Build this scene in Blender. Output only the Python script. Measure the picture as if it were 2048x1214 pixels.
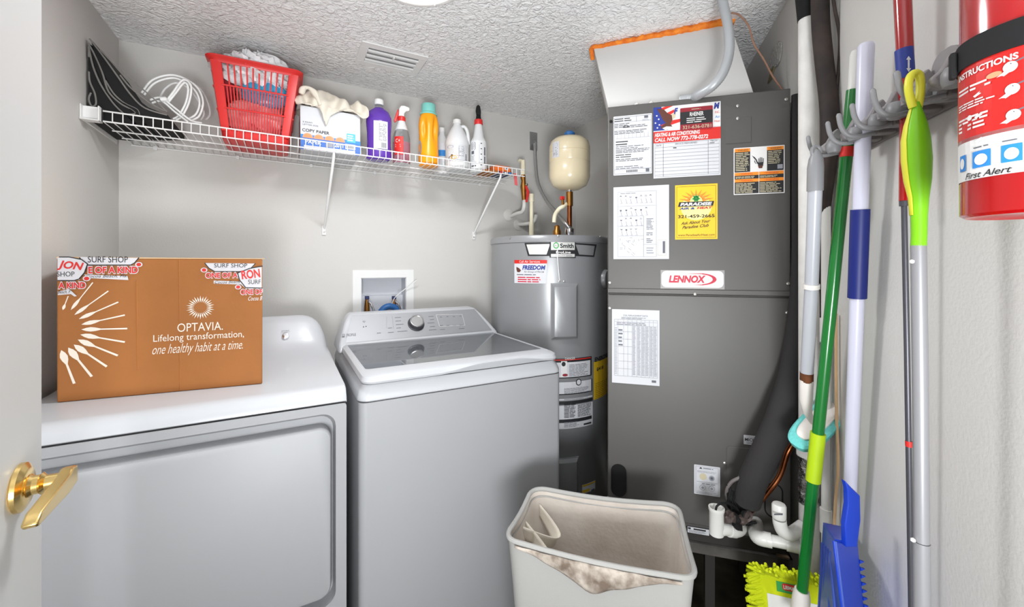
import bpy, bmesh, math, random
from mathutils import Vector, Matrix, geometry
# ---------------------------------------------------------------- clear, camera, light, exposure
for o in list(bpy.data.objects): bpy.data.objects.remove(o)
C = bpy.context.scene.collection
SC = bpy.context.scene
ZC = 1.28                     # camera height
YAW = math.radians(61.3)      # direction the camera looks, from +X
FPX, HZ = 825.0, 528.0        # focal length in pixels, horizon row (2048 x 1214 frame)
Fv = Vector((math.cos(YAW), math.sin(YAW), 0)); Rv = Vector((math.sin(YAW), -math.cos(YAW), 0))
cd = bpy.data.cameras.new('camera'); cam = bpy.data.objects.new('camera', cd); C.objects.link(cam)
cam.location = (0, 0, ZC); cam.rotation_euler = (math.radians(90), 0, YAW - math.radians(90))
cd.sensor_width = 36; cd.lens = FPX / 2048 * 36; cd.shift_y = -(607 - HZ) / 2048; cd.clip_start = 0.02
SC.camera = cam
SC.view_settings.view_transform = 'Standard'; SC.view_settings.look = 'None'
SC.view_settings.gamma = 1; SC.view_settings.use_curve_mapping = False
SC.view_settings.exposure = -0.45
w = bpy.data.worlds.new('ambient_fill'); SC.world = w; w.use_nodes = True  # even ambient fill added for the open side behind the camera
w.node_tree.nodes['Background'].inputs[0].default_value = (0.97, 0.985, 1, 1)
w.node_tree.nodes['Background'].inputs[1].default_value = 1.7
def area(name, loc, target, size, power, col=(1, 1, 1), shape='DISK', sy=None):
    l = bpy.data.lights.new(name, 'AREA'); l.shape = shape; l.size = size; l.energy = power; l.color = col
    if sy: l.size_y = sy
    o = bpy.data.objects.new(name, l); C.objects.link(o); o.location = loc
    o.rotation_euler = (Vector(target) - Vector(loc)).to_track_quat('-Z', 'Y').to_euler(); return o
CEIL = 2.135
area('room_lamp', (0.325, 1.158, CEIL - 0.06), (0.29, 1.168, 0), 0.26, 16, (0.96, 0.98, 1.0))
area('camera_fill', (-0.35, -1.15, 1.5), (0.55, 1.4, 1.2), 0.9, 4, (0.95, 0.975, 1.0))  # unseen fill light added behind the camera, no real fixture
area('ceiling_fill', (-0.20, -0.50, 0.85), (0.05, 1.15, CEIL), 0.5, 50, (0.95, 0.975, 1.0))  # unseen up-light added to brighten the ceiling

# ---------------------------------------------------------------- measuring helpers (photo pixel -> real point at a known depth or plane)
def D(u): return Fv + Rv * ((u - 1024) / FPX)
def P(u, v, t):
    d = D(u) * t; return Vector((d.x, d.y, ZC + (HZ - v) / FPX * t))
def onY(u, v, Y): return P(u, v, Y / D(u).y)
def onX(u, v, X): return P(u, v, X / D(u).x)
def onZ(u, v, z): return P(u, v, (z - ZC) * FPX / (HZ - v))
MOP = 0.68
def onM(u, v, g): d = D(u); return P(u, v, (MOP - g * math.sqrt(2)) / (d.x - d.y))
P1 = Vector((0.936, 1.049, 0)); EX = Vector((1, -1, 0)).normalized(); EY = Vector((1, 1, 0)).normalized(); EZ = Vector((0, 0, 1))
def onA(u, v, off=0.0): d = D(u); return P(u, v, (P1.x + P1.y - off * math.sqrt(2)) / (d.x + d.y))
HC = Vector((1.16, 1.73, 0)); HR = 0.29
def onCyl(u, v, c, r):
    d = D(u); a = d.x**2 + d.y**2; b = -2 * (d.x*c.x + d.y*c.y); cc = c.x**2 + c.y**2 - r*r
    disc = max(0, b*b - 4*a*cc); return P(u, v, (-b - math.sqrt(disc)) / (2*a))

# ---------------------------------------------------------------- materials
def s2l(c): return tuple((x/12.92 if x <= 0.04045 else ((x+0.055)/1.055)**2.4) for x in c)
MATS = {}
def mat(name, rgb=(200, 200, 200), rough=0.5, metal=0.0, bump=None, var=None, trans=0, ior=1.45, coat=0, alpha=1, emit=None, aniso=0, scale_vec=None):
    if name in MATS: return MATS[name]
    m = bpy.data.materials.new(name); m.use_nodes = True; nt = m.node_tree; b = nt.nodes['Principled BSDF']
    col = s2l([x/255 for x in rgb]) + (1,)
    b.inputs['Base Color'].default_value = col; b.inputs['Roughness'].default_value = rough
    b.inputs['Metallic'].default_value = metal; b.inputs['IOR'].default_value = ior
    if trans: b.inputs['Transmission Weight'].default_value = trans
    if coat: b.inputs['Coat Weight'].default_value = coat; b.inputs['Coat Roughness'].default_value = 0.08
    if alpha < 1: b.inputs['Alpha'].default_value = alpha
    if aniso: b.inputs['Anisotropic'].default_value = aniso
    if emit: b.inputs['Emission Color'].default_value = col; b.inputs['Emission Strength'].default_value = emit
    tc = nt.nodes.new('ShaderNodeTexCoord'); src = tc.outputs['Object']
    if scale_vec:
        mp = nt.nodes.new('ShaderNodeMapping'); mp.inputs['Scale'].default_value = scale_vec
        nt.links.new(src, mp.inputs[0]); src = mp.outputs[0]
    if var:   # (scale, amount, detail [, rgb2])
        n = nt.nodes.new('ShaderNodeTexNoise'); n.inputs['Scale'].default_value = var[0]; n.inputs['Detail'].default_value = var[2]
        nt.links.new(src, n.inputs['Vector'])
        r = nt.nodes.new('ShaderNodeValToRGB'); r.color_ramp.elements[0].position = 0.35; r.color_ramp.elements[1].position = 0.65
        c2 = s2l([x/255 for x in var[3]]) if len(var) > 3 else tuple(x * (1 - var[1]) for x in col[:3])
        r.color_ramp.elements[0].color = tuple(c2) + (1,); r.color_ramp.elements[1].color = col
        nt.links.new(n.outputs['Fac'], r.inputs[0]); nt.links.new(r.outputs[0], b.inputs['Base Color'])
    if bump:  # (scale, strength, distance, kind)
        if len(bump) > 3 and bump[3] == 'voronoi':
            n = nt.nodes.new('ShaderNodeTexVoronoi'); n.inputs['Scale'].default_value = bump[0]; out = n.outputs['Distance']
        else:
            n = nt.nodes.new('ShaderNodeTexNoise'); n.inputs['Scale'].default_value = bump[0]; n.inputs['Detail'].default_value = 3; out = n.outputs['Fac']
            if len(bump) > 3 and bump[3] == 'knock': n.inputs['Distortion'].default_value = 1.3
        nt.links.new(src, n.inputs['Vector'])
        bp = nt.nodes.new('ShaderNodeBump'); bp.inputs['Strength'].default_value = bump[1]; bp.inputs['Distance'].default_value = bump[2]
        nt.links.new(out, bp.inputs['Height']); nt.links.new(bp.outputs[0], b.inputs['Normal'])
    MATS[name] = m; return m
mat('wall_paint', (208, 206, 202), 0.75, bump=(170, 0.25, 0.002))
mat('ceiling_paint', (246, 246, 246), 0.8, bump=(48, 1.0, 0.014, 'knock'))
mat('floor_concrete', (92, 84, 66), 0.35, var=(9, 0.5, 6, (48, 43, 35)))
mat('door_paint', (206, 206, 204), 0.45)
mat('brass', (238, 206, 136), 0.22, 1.0)
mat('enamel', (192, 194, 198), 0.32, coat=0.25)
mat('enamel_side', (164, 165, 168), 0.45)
mat('enamel_dark', (150, 152, 156), 0.4)
mat('ahu_grey', (86, 84, 82), 0.45, 0.1, bump=(400, 0.04, 0.001))
mat('ahu_dark', (70, 68, 66), 0.5)
mat('heater_grey', (146, 147, 149), 0.32, 0.2)
mat('white_metal', (232, 232, 231), 0.4)
mat('duct_board', (206, 205, 203), 0.7)
mat('foam', (240, 140, 40), 0.7, bump=(90, 0.8, 0.006), var=(40, 0.3, 4, (214, 104, 20)))
mat('paper', (206, 207, 211), 0.6); mat('ink', (35, 35, 38), 0.6); mat('ink_grey', (96, 98, 106), 0.6); mat('ink_pale', (150, 152, 160), 0.6)
mat('ink_red', (206, 40, 34), 0.5); mat('ink_orange', (236, 140, 40), 0.5); mat('ink_blue', (36, 56, 140), 0.5); mat('ink_white', (224, 223, 221), 0.5)
mat('ink_yellow', (236, 194, 40), 0.5); mat('ink_yellow_pale', (250, 232, 150), 0.5); mat('ink_green', (60, 160, 80), 0.5); mat('ink_brown', (92, 52, 40), 0.6); mat('ink_maroon', (140, 30, 44), 0.5)
mat('ink_crimson', (196, 30, 60), 0.5); mat('ink_sky', (40, 130, 206), 0.5); mat('ink_teal', (80, 180, 200), 0.5); mat('ink_peach', (250, 150, 110), 0.5); mat('ink_tan', (200, 190, 160), 0.6)
mat('chrome', (225, 225, 228), 0.12, 1.0); mat('steel', (190, 190, 190), 0.3, 0.9, bump=(60, 0.1, 0.001)); mat('screw', (190, 188, 184), 0.3, 0.8)
mat('black_rubber', (14, 14, 15), 0.8); mat('foam_black', (44, 42, 42), 0.85, bump=(160, 0.25, 0.002)); mat('foam_brown', (60, 48, 43), 0.7, var=(18, 0.4, 5, (38, 31, 29)))
mat('hole_black', (8, 8, 8), 0.8); mat('grey_edge', (120, 117, 114), 0.7)
mat('copper', (196, 122, 78), 0.28, 1.0, var=(14, 0.4, 4, (140, 78, 48))); mat('bronze', (160, 112, 56), 0.35, 0.9)
mat('cream_pipe', (236, 228, 200), 0.4); mat('pvc', (220, 219, 214), 0.32); mat('pvc_old', (232, 230, 226), 0.55, var=(22, 0.1, 5), bump=(60, 0.35, 0.004))
mat('tank_cream', (222, 208, 176), 0.25, coat=0.5)
mat('red_plastic', (216, 48, 46), 0.35, trans=0.0); mat('red_paint', (160, 5, 10), 0.18, coat=0.6)
mat('purple', (92, 52, 160), 0.12, coat=0.6); mat('clear', (235, 240, 243), 0.05, trans=0.95, ior=1.3); mat('clear_pink', (236, 150, 172), 0.15, trans=0.25, ior=1.3)
mat('milky', (232, 233, 234), 0.3, trans=0.15); mat('orange_plastic', (250, 160, 20), 0.3); mat('aqua', (130, 206, 196), 0.35)
mat('cardboard', (162, 102, 50), 0.75, var=(7, 0.1, 4), bump=(120, 0.12, 0.002)); mat('cardboard_pale', (214, 178, 136), 0.8)
mat('cloth_beige', (222, 214, 200), 0.9, bump=(250, 0.3, 0.002)); mat('canvas', (166, 165, 162), 0.9, bump=(500, 0.25, 0.001))
mat('canvas_lining', (222, 214, 205), 0.95, var=(5.5, 0.35, 7, (196, 184, 172)), bump=(70, 0.25, 0.004)); mat('canvas_dirty', (190, 180, 168), 0.95, var=(30, 0.4, 9, (112, 98, 86)), bump=(120, 0.4, 0.004))
mat('rack_grey', (140, 136, 137), 0.4); mat('rack_dark', (110, 104, 102), 0.4); mat('green_pole', (12, 112, 40), 0.25, coat=0.4); mat('lime', (176, 206, 20), 0.5); mat('lime_grip', (120, 190, 22), 0.35)
mat('lime_cloth', (200, 212, 16), 0.9, bump=(80, 0.4, 0.003)); mat('lilac_white', (204, 204, 220), 0.3); mat('blue_grip', (20, 34, 112), 0.45); mat('blue_plastic', (26, 62, 182), 0.3); mat('blue_ridge', (60, 84, 170), 0.35)
mat('grey_plastic', (134, 134, 136), 0.4); mat('pole_grey', (176, 178, 184), 0.3); mat('pole_silver', (146, 146, 149), 0.35, 0.2); mat('teal_sponge', (110, 200, 196), 0.9, bump=(90, 0.7, 0.006)); mat('magenta', (220, 50, 140), 0.5)
mat('rust', (110, 62, 30), 0.8, var=(60, 0.5, 4)); mat('dark_pole', (84, 84, 90), 0.35, 0.5)
mat('glass_dark', (120, 124, 128), 0.03, trans=0.0, coat=1.0); mat('panel_metal', (158, 159, 162), 0.5, 0.5)
mat('foil', (190, 190, 190), 0.2, 1.0, bump=(45, 1.0, 0.01)); mat('wood', (96, 78, 60), 0.8); mat('tape_white', (226, 220, 214), 0.4); mat('lamp_lens', (255, 250, 240), 0.4, emit=1.0)
mat('white_cloth', (236, 236, 238), 0.9, bump=(60, 0.5, 0.006)); mat('blue_pack', (70, 170, 216), 0.25, var=(30, 0.3, 3)); mat('red_cloth', (150, 40, 50), 0.8); mat('pink_pack', (240, 190, 190), 0.3, var=(25, 0.4, 4, (196, 100, 110))); mat('navy', (38, 46, 92), 0.5)
mat('blue_hose', (52, 110, 176), 0.4); mat('outlet_inside', (206, 208, 214), 0.5)
mat('washer_tub', (176, 178, 182), 0.35); mat('vent_dark', (170, 170, 170), 0.6)

# ---------------------------------------------------------------- mesh building
class MB:
    def __init__(s): s.v = []; s.f = []; s.mi = []; s.m = []
    def _mi(s, m):
        if m not in s.m: s.m.append(m)
        return s.m.index(m)
    def add(s, vs, fs, m):
        n = len(s.v); s.v += [Vector(x) for x in vs]; k = s._mi(m)
        for f in fs: s.f.append([i + n for i in f]); s.mi.append(k)
        return s
    def hexa(s, p, m):   # 8 corners: bottom 4 (ccw), top 4
        return s.add(p, [(3, 2, 1, 0), (4, 5, 6, 7), (0, 1, 5, 4), (1, 2, 6, 5), (2, 3, 7, 6), (3, 0, 4, 7)], m)
    def box(s, a, b, m):
        (x0, y0, z0), (x1, y1, z1) = a, b
        return s.hexa([(x0, y0, z0), (x1, y0, z0), (x1, y1, z0), (x0, y1, z0), (x0, y0, z1), (x1, y0, z1), (x1, y1, z1), (x0, y1, z1)], m)
    def obox(s, o, ax, ay, az, m):
        o = Vector(o); return s.hexa([o, o+ax, o+ax+ay, o+ay, o+az, o+az+ax, o+az+ax+ay, o+az+ay], m)
    def ring_loft(s, rings, m, cap0=True, cap1=True):
        n = len(rings[0]); vs = [p for r in rings for p in r]; fs = []
        for i in range(len(rings) - 1):
            for j in range(n): fs.append((i*n+j, i*n+(j+1) % n, (i+1)*n+(j+1) % n, (i+1)*n+j))
        if cap0: fs.append(tuple(reversed(range(n))))
        if cap1: fs.append(tuple((len(rings)-1)*n + j for j in range(n)))
        return s.add(vs, fs, m)
    def tube(s, pts, r, m, n=10, closed=False, cap=True):
        pts = [Vector(p) for p in pts]; N = len(pts); rs = r if isinstance(r, (list, tuple)) else [r] * N
        tan = []
        for i in range(N):
            a = pts[(i-1) % N] if (closed or i > 0) else pts[0]; b = pts[(i+1) % N] if (closed or i < N-1) else pts[-1]
            t = (b - a); tan.append(t.normalized() if t.length > 1e-9 else Vector((0, 0, 1)))
        up = Vector((0, 0, 1)) if abs(tan[0].z) < 0.9 else Vector((1, 0, 0))
        x = tan[0].cross(up).normalized(); rings = []
        for i in range(N):
            x = (x - tan[i] * x.dot(tan[i])).normalized(); y = tan[i].cross(x)
            rings.append([pts[i] + (x*math.cos(a) + y*math.sin(a)) * rs[i] for a in [2*math.pi*k/n for k in range(n)]])
        if closed: rings.append(rings[0]); return s.ring_loft(rings, m, False, False)
        return s.ring_loft(rings, m, cap, cap)
    def lathe(s, c, prof, m, n=28, axis=None, sx=1.0, sy=1.0, rot=0.0):  # prof: (r, z)
        c = Vector(c); az = Vector(axis).normalized() if axis is not None else Vector((0, 0, 1))
        if axis is None: ax, ay = Vector((math.cos(rot), math.sin(rot), 0)), Vector((-math.sin(rot), math.cos(rot), 0))
        else:
            ax = az.cross(Vector((0, 0, 1)) if abs(az.z) < .9 else Vector((1, 0, 0))).normalized(); ay = az.cross(ax)
        rings = [[c + az*z + ax*(r*sx*math.cos(2*math.pi*k/n)) + ay*(r*sy*math.sin(2*math.pi*k/n)) for k in range(n)] for r, z in prof]
        return s.ring_loft(rings, m)
    def prism(s, pts2, o, ax, ay, az, m, m_side=None):   # polygon in (ax, ay), extruded along az
        n = len(pts2); o = Vector(o); A = [o + ax*x + ay*y for x, y in pts2]; B = [p + az for p in A]
        tri = geometry.tessellate_polygon([[Vector((x, y, 0)) for x, y in pts2]])
        s.add(A + B, [tuple(t) for t in tri] + [tuple(n + i for i in reversed(t)) for t in tri], m)
        return s.add(A + B, [(i, (i+1) % n, n + (i+1) % n, n + i) for i in range(n)], m_side or m)
    def sheet(s, pts, depth, th, m, m_edge=None):  # profile line swept along depth vector, thickness th
        pts = [Vector(p) for p in pts]; d = Vector(depth); N = len(pts); L = []; R = []
        for i in range(N):
            t = (pts[min(i+1, N-1)] - pts[max(i-1, 0)]).normalized(); nn = t.cross(d.normalized()).normalized() * th / 2
            L.append(pts[i] + nn); R.append(pts[i] - nn)
        ring = L + R[::-1]; n = len(ring); vs = ring + [p + d for p in ring]
        s.add(vs, [(i, (i+1) % n, n + (i+1) % n, n + i) for i in range(n)], m)
        for i in range(N-1):
            s.add([L[i], L[i+1], R[i+1], R[i]], [(0, 1, 2, 3)], m_edge or m); s.add([L[i]+d, R[i]+d, R[i+1]+d, L[i+1]+d], [(0, 1, 2, 3)], m_edge or m)
        return s
    def grid(s, fn, nu, nv, m, closed_u=False):
        vs = [fn(i/nu, j/nv) for j in range(nv+1) for i in range(nu+1)]
        return s.add(vs, [(j*(nu+1)+i, j*(nu+1)+i+1, (j+1)*(nu+1)+i+1, (j+1)*(nu+1)+i) for j in range(nv) for i in range(nu)], m)
    def build(s, name, parent=None, bevel=0, seg=2, smooth=True, angle=35, subsurf=0, solid=0, fix=True):
        me = bpy.data.meshes.new(name); me.from_pydata([tuple(v) for v in s.v], [], s.f)
        for m in s.m: me.materials.append(MATS[m])
        me.polygons.foreach_set('material_index', s.mi)
        bm = bmesh.new(); bm.from_mesh(me)
        if fix:
            bmesh.ops.remove_doubles(bm, verts=bm.verts, dist=1e-5); bmesh.ops.recalc_face_normals(bm, faces=bm.faces)
        bm.to_mesh(me); bm.free()
        if smooth:
            me.polygons.foreach_set('use_smooth', [True]*len(me.polygons)); me.set_sharp_from_angle(angle=math.radians(angle))
        o = bpy.data.objects.new(name, me); C.objects.link(o)
        if parent is not None:
            o.parent = parent; o.matrix_parent_inverse = Matrix.LocRotScale(*root_trs(parent)).inverted()
        else:
            xs = [v.co.x for v in me.vertices]; ys = [v.co.y for v in me.vertices]; zs = [v.co.z for v in me.vertices]
            c = Vector(((min(xs)+max(xs))/2, (min(ys)+max(ys))/2, min(zs))); me.transform(Matrix.Translation(-c)); o.location = c
        if solid: md = o.modifiers.new('solid', 'SOLIDIFY'); md.thickness = solid; md.offset = 0
        if bevel: md = o.modifiers.new('bevel', 'BEVEL'); md.width = bevel; md.segments = seg; md.limit_method = 'ANGLE'; md.angle_limit = math.radians(40); md.harden_normals = False
        if subsurf: md = o.modifiers.new('sub', 'SUBSURF'); md.levels = subsurf; md.render_levels = subsurf
        return o
def root_trs(p):
    # world transform of a parent: top-level objects only carry location; parts carry none
    return (p.location if p.parent is None else Vector((0, 0, 0))), Matrix.Identity(3).to_quaternion(), Vector((1, 1, 1))
def thing(name, loc, label, cat, group=None):
    o = bpy.data.objects.new(name, None); C.objects.link(o); o.location = loc; o.empty_display_size = 0.05
    return tag(o, label, cat, group)
def tag(o, label, cat, group=None):
    o['label'] = label; o['category'] = cat
    if group: o['group'] = group
    return o
def struct(o): o['kind'] = 'structure'; return o
def stuff(o): o['kind'] = 'stuff'; return o
def rrect(x0, y0, x1, y1, r, n=5):
    pts = []
    for cx, cy, a0 in ((x1-r, y1-r, 0), (x0+r, y1-r, 90), (x0+r, y0+r, 180), (x1-r, y0+r, 270)):
        for k in range(n+1): a = math.radians(a0 + 90*k/n); pts.append((cx + r*math.cos(a), cy + r*math.sin(a)))
    return pts
def smooth_path(pts, n=6):   # Catmull-Rom
    pts = [Vector(p) for p in pts]; out = []
    for i in range(len(pts)-1):
        p0, p1, p2, p3 = pts[max(i-1, 0)], pts[i], pts[i+1], pts[min(i+2, len(pts)-1)]
        for k in range(n):
            t = k/n; out.append(0.5*((2*p1) + (p2-p0)*t + (2*p0-5*p1+4*p2-p3)*t*t + (3*p1-p0-3*p2+p3)*t**3))
    out.append(pts[-1]); return out
# flat print: everything printed on one label is one mesh
_txt = {}
def glyphs(s, bold, shear):
    k = (s, bold, shear)
    if k not in _txt:
        cu = bpy.data.curves.new('t', 'FONT'); cu.body = s; cu.size = 1; cu.resolution_u = 3; cu.offset = bold; cu.shear = shear; cu.fill_mode = 'FRONT'
        ob = bpy.data.objects.new('t', cu); C.objects.link(ob)
        bpy.context.view_layer.update()
        me = bpy.data.meshes.new_from_object(ob.evaluated_get(bpy.context.evaluated_depsgraph_get()))
        vs = [(v.co.x, v.co.y) for v in me.vertices]; fs = [tuple(p.vertices) for p in me.polygons]
        bpy.data.objects.remove(ob); bpy.data.meshes.remove(me); bpy.data.curves.remove(cu)
        xs = [x for x, y in vs] or [0, 1]; ys = [y for x, y in vs] or [0, 1]
        _txt[k] = (vs, fs, min(xs), max(xs), min(ys), max(ys))
    return _txt[k]
LY = 0.00035
class Art:
    def __init__(s, fn): s.mb = MB(); s.fn = fn; s.rnd = random.Random(5)
    def poly(s, pts, m, layer=1):
        tri = geometry.tessellate_polygon([[Vector((x, y, 0)) for x, y in pts]])
        s.mb.add([s.fn(x, y, layer*LY) for x, y in pts], [tuple(t) for t in tri], m)
    def rect(s, x0, y0, x1, y1, m, layer=1, seg=1):
        vs = []; fs = []
        for i in range(seg+1): x = x0+(x1-x0)*i/seg; vs += [s.fn(x, y0, layer*LY), s.fn(x, y1, layer*LY)]
        for i in range(seg): fs.append((2*i, 2*i+2, 2*i+3, 2*i+1))
        s.mb.add(vs, fs, m)
    def line(s, x0, y0, x1, y1, w, m, layer=2):
        d = Vector((x1-x0, y1-y0)); n = Vector((-d.y, d.x)).normalized() * w/2
        s.poly([(x0+n.x, y0+n.y), (x0-n.x, y0-n.y), (x1-n.x, y1-n.y), (x1+n.x, y1+n.y)], m, layer)
    def pline(s, pts, w, m, layer=2):
        for a, b in zip(pts, pts[1:]): s.line(a[0], a[1], b[0], b[1], w, m, layer)
    def frame(s, x0, y0, x1, y1, w, m, layer=2, seg=1):
        s.rect(x0, y0, x1, y0+w, m, layer, seg); s.rect(x0, y1-w, x1, y1, m, layer, seg); s.rect(x0, y0, x0+w, y1, m, layer); s.rect(x1-w, y0, x1, y1, m, layer)
    def disc(s, cx, cy, rx, ry, m, layer=2, n=20, a0=0, a1=360):
        s.poly([(cx + rx*math.cos(math.radians(a0+(a1-a0)*k/n)), cy + ry*math.sin(math.radians(a0+(a1-a0)*k/n))) for k in range(n + (0 if a1-a0 == 360 else 1))], m, layer)
    def text(s, t, x0, y0, x1, y1, m, layer=2, bold=0.0, shear=0.0, ang=0.0):   # stretched into the given box
        vs, fs, a, b, c, d = glyphs(t, bold, shear); sx = (x1-x0)/(b-a); sy = (y1-y0)/(d-c); cs, sn = math.cos(ang), math.sin(ang)
        out = []
        for x, y in vs:
            X, Y = (x-a)*sx, (y-c)*sy; out.append(s.fn(x0 + X*cs - Y*sn, y0 + X*sn + Y*cs, layer*LY))
        s.mb.add(out, fs, m)
    def lines(s, x0, y0, x1, y1, n, m, layer=2, w=0.35, fill=0.95, seg=2):  # rows of unreadable small print
        h = (y0-y1)/n if y0 > y1 else (y1-y0)/n; top = max(y0, y1)
        for i in range(n):
            y = top - (i+0.75)*h; x = x0; e = x0 + (x1-x0)*s.rnd.uniform(fill*0.75, fill)
            while x < e - 0.001:
                ln = s.rnd.uniform(1.5, 5) * h; s.rect(x, y, min(x+ln, e), y+h*w, m, layer); x += ln + h*0.45
    def build(s, name, parent): return s.mb.build(name, parent, smooth=False, fix=False)
def plane_fn(o, ax, ay, an):
    o = Vector(o); return lambda x, y, l: o + ax*x + ay*y + an*l
def cyl_fn(c, r, th0, z0, sgn=1):   # x = arc length from angle th0, growing to the viewer's right
    return lambda x, y, l: Vector((c.x + (r+l)*math.cos(th0 + sgn*x/r), c.y + (r+l)*math.sin(th0 + sgn*x/r), z0 + y))
# ================================================================ the room
XL, YB, XR = -0.56, 2.10, 1.608
def slab(name, a, b, m): return struct(MB().box(a, b, m).build(name))
slab('floor', (-1.6, 0.0, -0.06), (2.1, 2.3, 0), 'floor_concrete')
slab('floor_hall', (-1.6, -1.6, -0.06), (2.1, -0.0005, 0), 'wall_paint')  # unseen hall floor, made pale to bounce light up to the ceiling
slab('ceiling', (-1.6, -1.2, CEIL), (2.1, 2.3, CEIL+0.06), 'ceiling_paint')
# back wall, with the opening for the washer outlet box left free
ox0, ox1, oz0, oz1 = 0.3175, 0.535, ZC-0.27, ZC-0.068
wb = MB()
for a, b in (((XL-0.1, 0), (ox0, CEIL)), ((ox1, 0), (XR+0.1, CEIL)), ((ox0, 0), (ox1, oz0)), ((ox0, oz1), (ox1, CEIL))):
    wb.box((a[0], YB, a[1]), (b[0], YB+0.12, b[1]), 'wall_paint')
struct(wb.build('wall_back', smooth=False))
slab('wall_left', (XL-0.1, 0.0, 0), (XL, YB, CEIL), 'wall_paint')
# far right wall: runs towards the corner behind the air handler, where it steps back
wr = MB(); wr.box((XR, 1.62, 0), (XR+0.3, YB, CEIL), 'wall_paint'); wr.box((1.80, 1.0, 0), (1.92, 1.62, CEIL), 'wall_paint')
struct(wr.build('wall_far_right', smooth=False))
q = MB(); a = Vector((1.84, 1.16, 0)); b = Vector((-0.1, -0.78, 0)); n = Vector((1, -1, 0)).normalized()*0.1
q.hexa([b, b+n, a+n, a, b+EZ*CEIL, b+n+EZ*CEIL, a+n+EZ*CEIL, a+EZ*CEIL], 'wall_paint'); struct(q.build('wall_right'))
# damaged plaster patch where the line set once came through the wall, a dimple with torn paper
pf = plane_fn(onM(1553, 110, 0.0012), Vector((0.7071, 0.7071, 0)) * -1, EZ, Vector((-0.7071, 0.7071, 0)))
mat('plaster', (196, 194, 190), 0.9, bump=(120, 0.9, 0.01)); mat('plaster_stain', (150, 138, 104), 0.9)
ar = MB(); rr = random.Random(3)
pts = [(0.075*math.cos(a)*rr.uniform(.6, 1.1), 0.04*math.sin(a)*rr.uniform(.7, 1.15)) for a in [k*0.35 for k in range(18)]]
ar.prism(pts, pf(0, 0, 0), Vector((-0.7071, -0.7071, 0)), EZ, Vector((-0.7071, 0.7071, 0))*0.003, 'plaster')
ar.prism([(0.01, -0.03), (0.05, -0.028), (0.09, -0.062), (0.05, -0.06)], pf(0, 0, 0), Vector((0.7071, 0.7071, 0)), EZ, Vector((-0.7071, 0.7071, 0))*0.0035, 'plaster_stain')
tag(ar.build('plaster_patch', bevel=0), 'rough unpainted plaster patch on the wall right of the duct', 'wall patch')

# ---- open door with brass lever
dd = Vector((-0.075, 0.997, 0)).normalized(); dn = Vector((dd.y, -dd.x, 0))   # along the leaf, and its normal (to the right)
E = Vector((-0.2875, 0.789, 0))
door = struct(MB().obox(E - dd*0.76 - dn*0.035 + EZ*0.01, dd*0.76, dn*0.035, EZ*2.03, 'door_paint').build('door_1', bevel=0.002))
K = E - dd*0.073 + EZ*(ZC - 0.268)
hb = MB(); hb.lathe(K, [(0.026, 0), (0.0285, 0.002), (0.028, 0.006), (0.022, 0.009), (0.020, 0.010)], 'brass', 32, axis=dn)
hb.lathe(K, [(0.012, 0.009), (0.0135, 0.011), (0.011, 0.014), (0.011, 0.019), (0.013, 0.021), (0.009, 0.024), (0.0085, 0.042)], 'brass', 24, axis=dn)
rose = hb.build('lever_rosette', door)
N0 = K + dn*0.042
lv = MB(); A0 = N0 + dd*0.012; pr = [(-0.012, -0.010), (-0.012, 0.011), (0.0, 0.014), (0.008, 0.012), (0.016, 0.009), (0.10, 0.007), (0.112, 0.0), (0.108, -0.005), (0.02, -0.012)]
lv.prism(pr, N0 - dn*0.006, -dd, EZ, dn*0.013, 'brass'); lv.build('lever_handle', door, bevel=0.003, seg=3)
lt = MB(); lt.obox(E - dn*0.025 - dd*0.002 + EZ*(ZC-0.30), dd*0.0035, dn*0.02, EZ*0.06, 'brass'); lt.build('latch_plate', door)

# ---- ceiling vent
V = thing('ceiling_vent', (0.38, 1.75, CEIL-0.02), 'white louvred air vent set in the textured ceiling', 'vent')
vb = MB(); x0, x1, y0, y1 = 0.255, 0.515, 1.655, 1.845; ix0, ix1, iy0, iy1 = 0.285, 0.485, 1.69, 1.815
for a, b in (((x0, y0), (x1, iy0)), ((x0, iy1), (x1, y1)), ((x0, iy0), (ix0, iy1)), ((ix1, iy0), (x1, iy1))): vb.box((a[0], a[1], CEIL-0.006), (b[0], b[1], CEIL-0.0005), 'ceil_frame' if False else 'white_metal')
vb.build('vent_frame', V, bevel=0.001)
MB().box((ix0, iy0, CEIL-0.0012), (ix1, iy1, CEIL-0.0004), 'vent_dark').build('vent_backing', V)
for k in range(3):
    y = iy0 + 0.014 + k*0.040
    MB().box((ix0, y-0.002, CEIL-0.012), (ix1, y+0.007, CEIL-0.005), 'white_metal').hexa([(ix0, y, CEIL-0.016), (ix1, y, CEIL-0.016), (ix1, y+0.002, CEIL-0.016), (ix0, y+0.002, CEIL-0.016), (ix0, y+0.020, CEIL-0.003), (ix1, y+0.020, CEIL-0.003), (ix1, y+0.023, CEIL-0.003), (ix0, y+0.023, CEIL-0.003)], 'white_metal').build('vent_slat', V)
MB().box((0.382, 1.70, CEIL-0.02), (0.388, 1.72, CEIL-0.006), 'white_metal').build('vent_lever', V)

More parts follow.
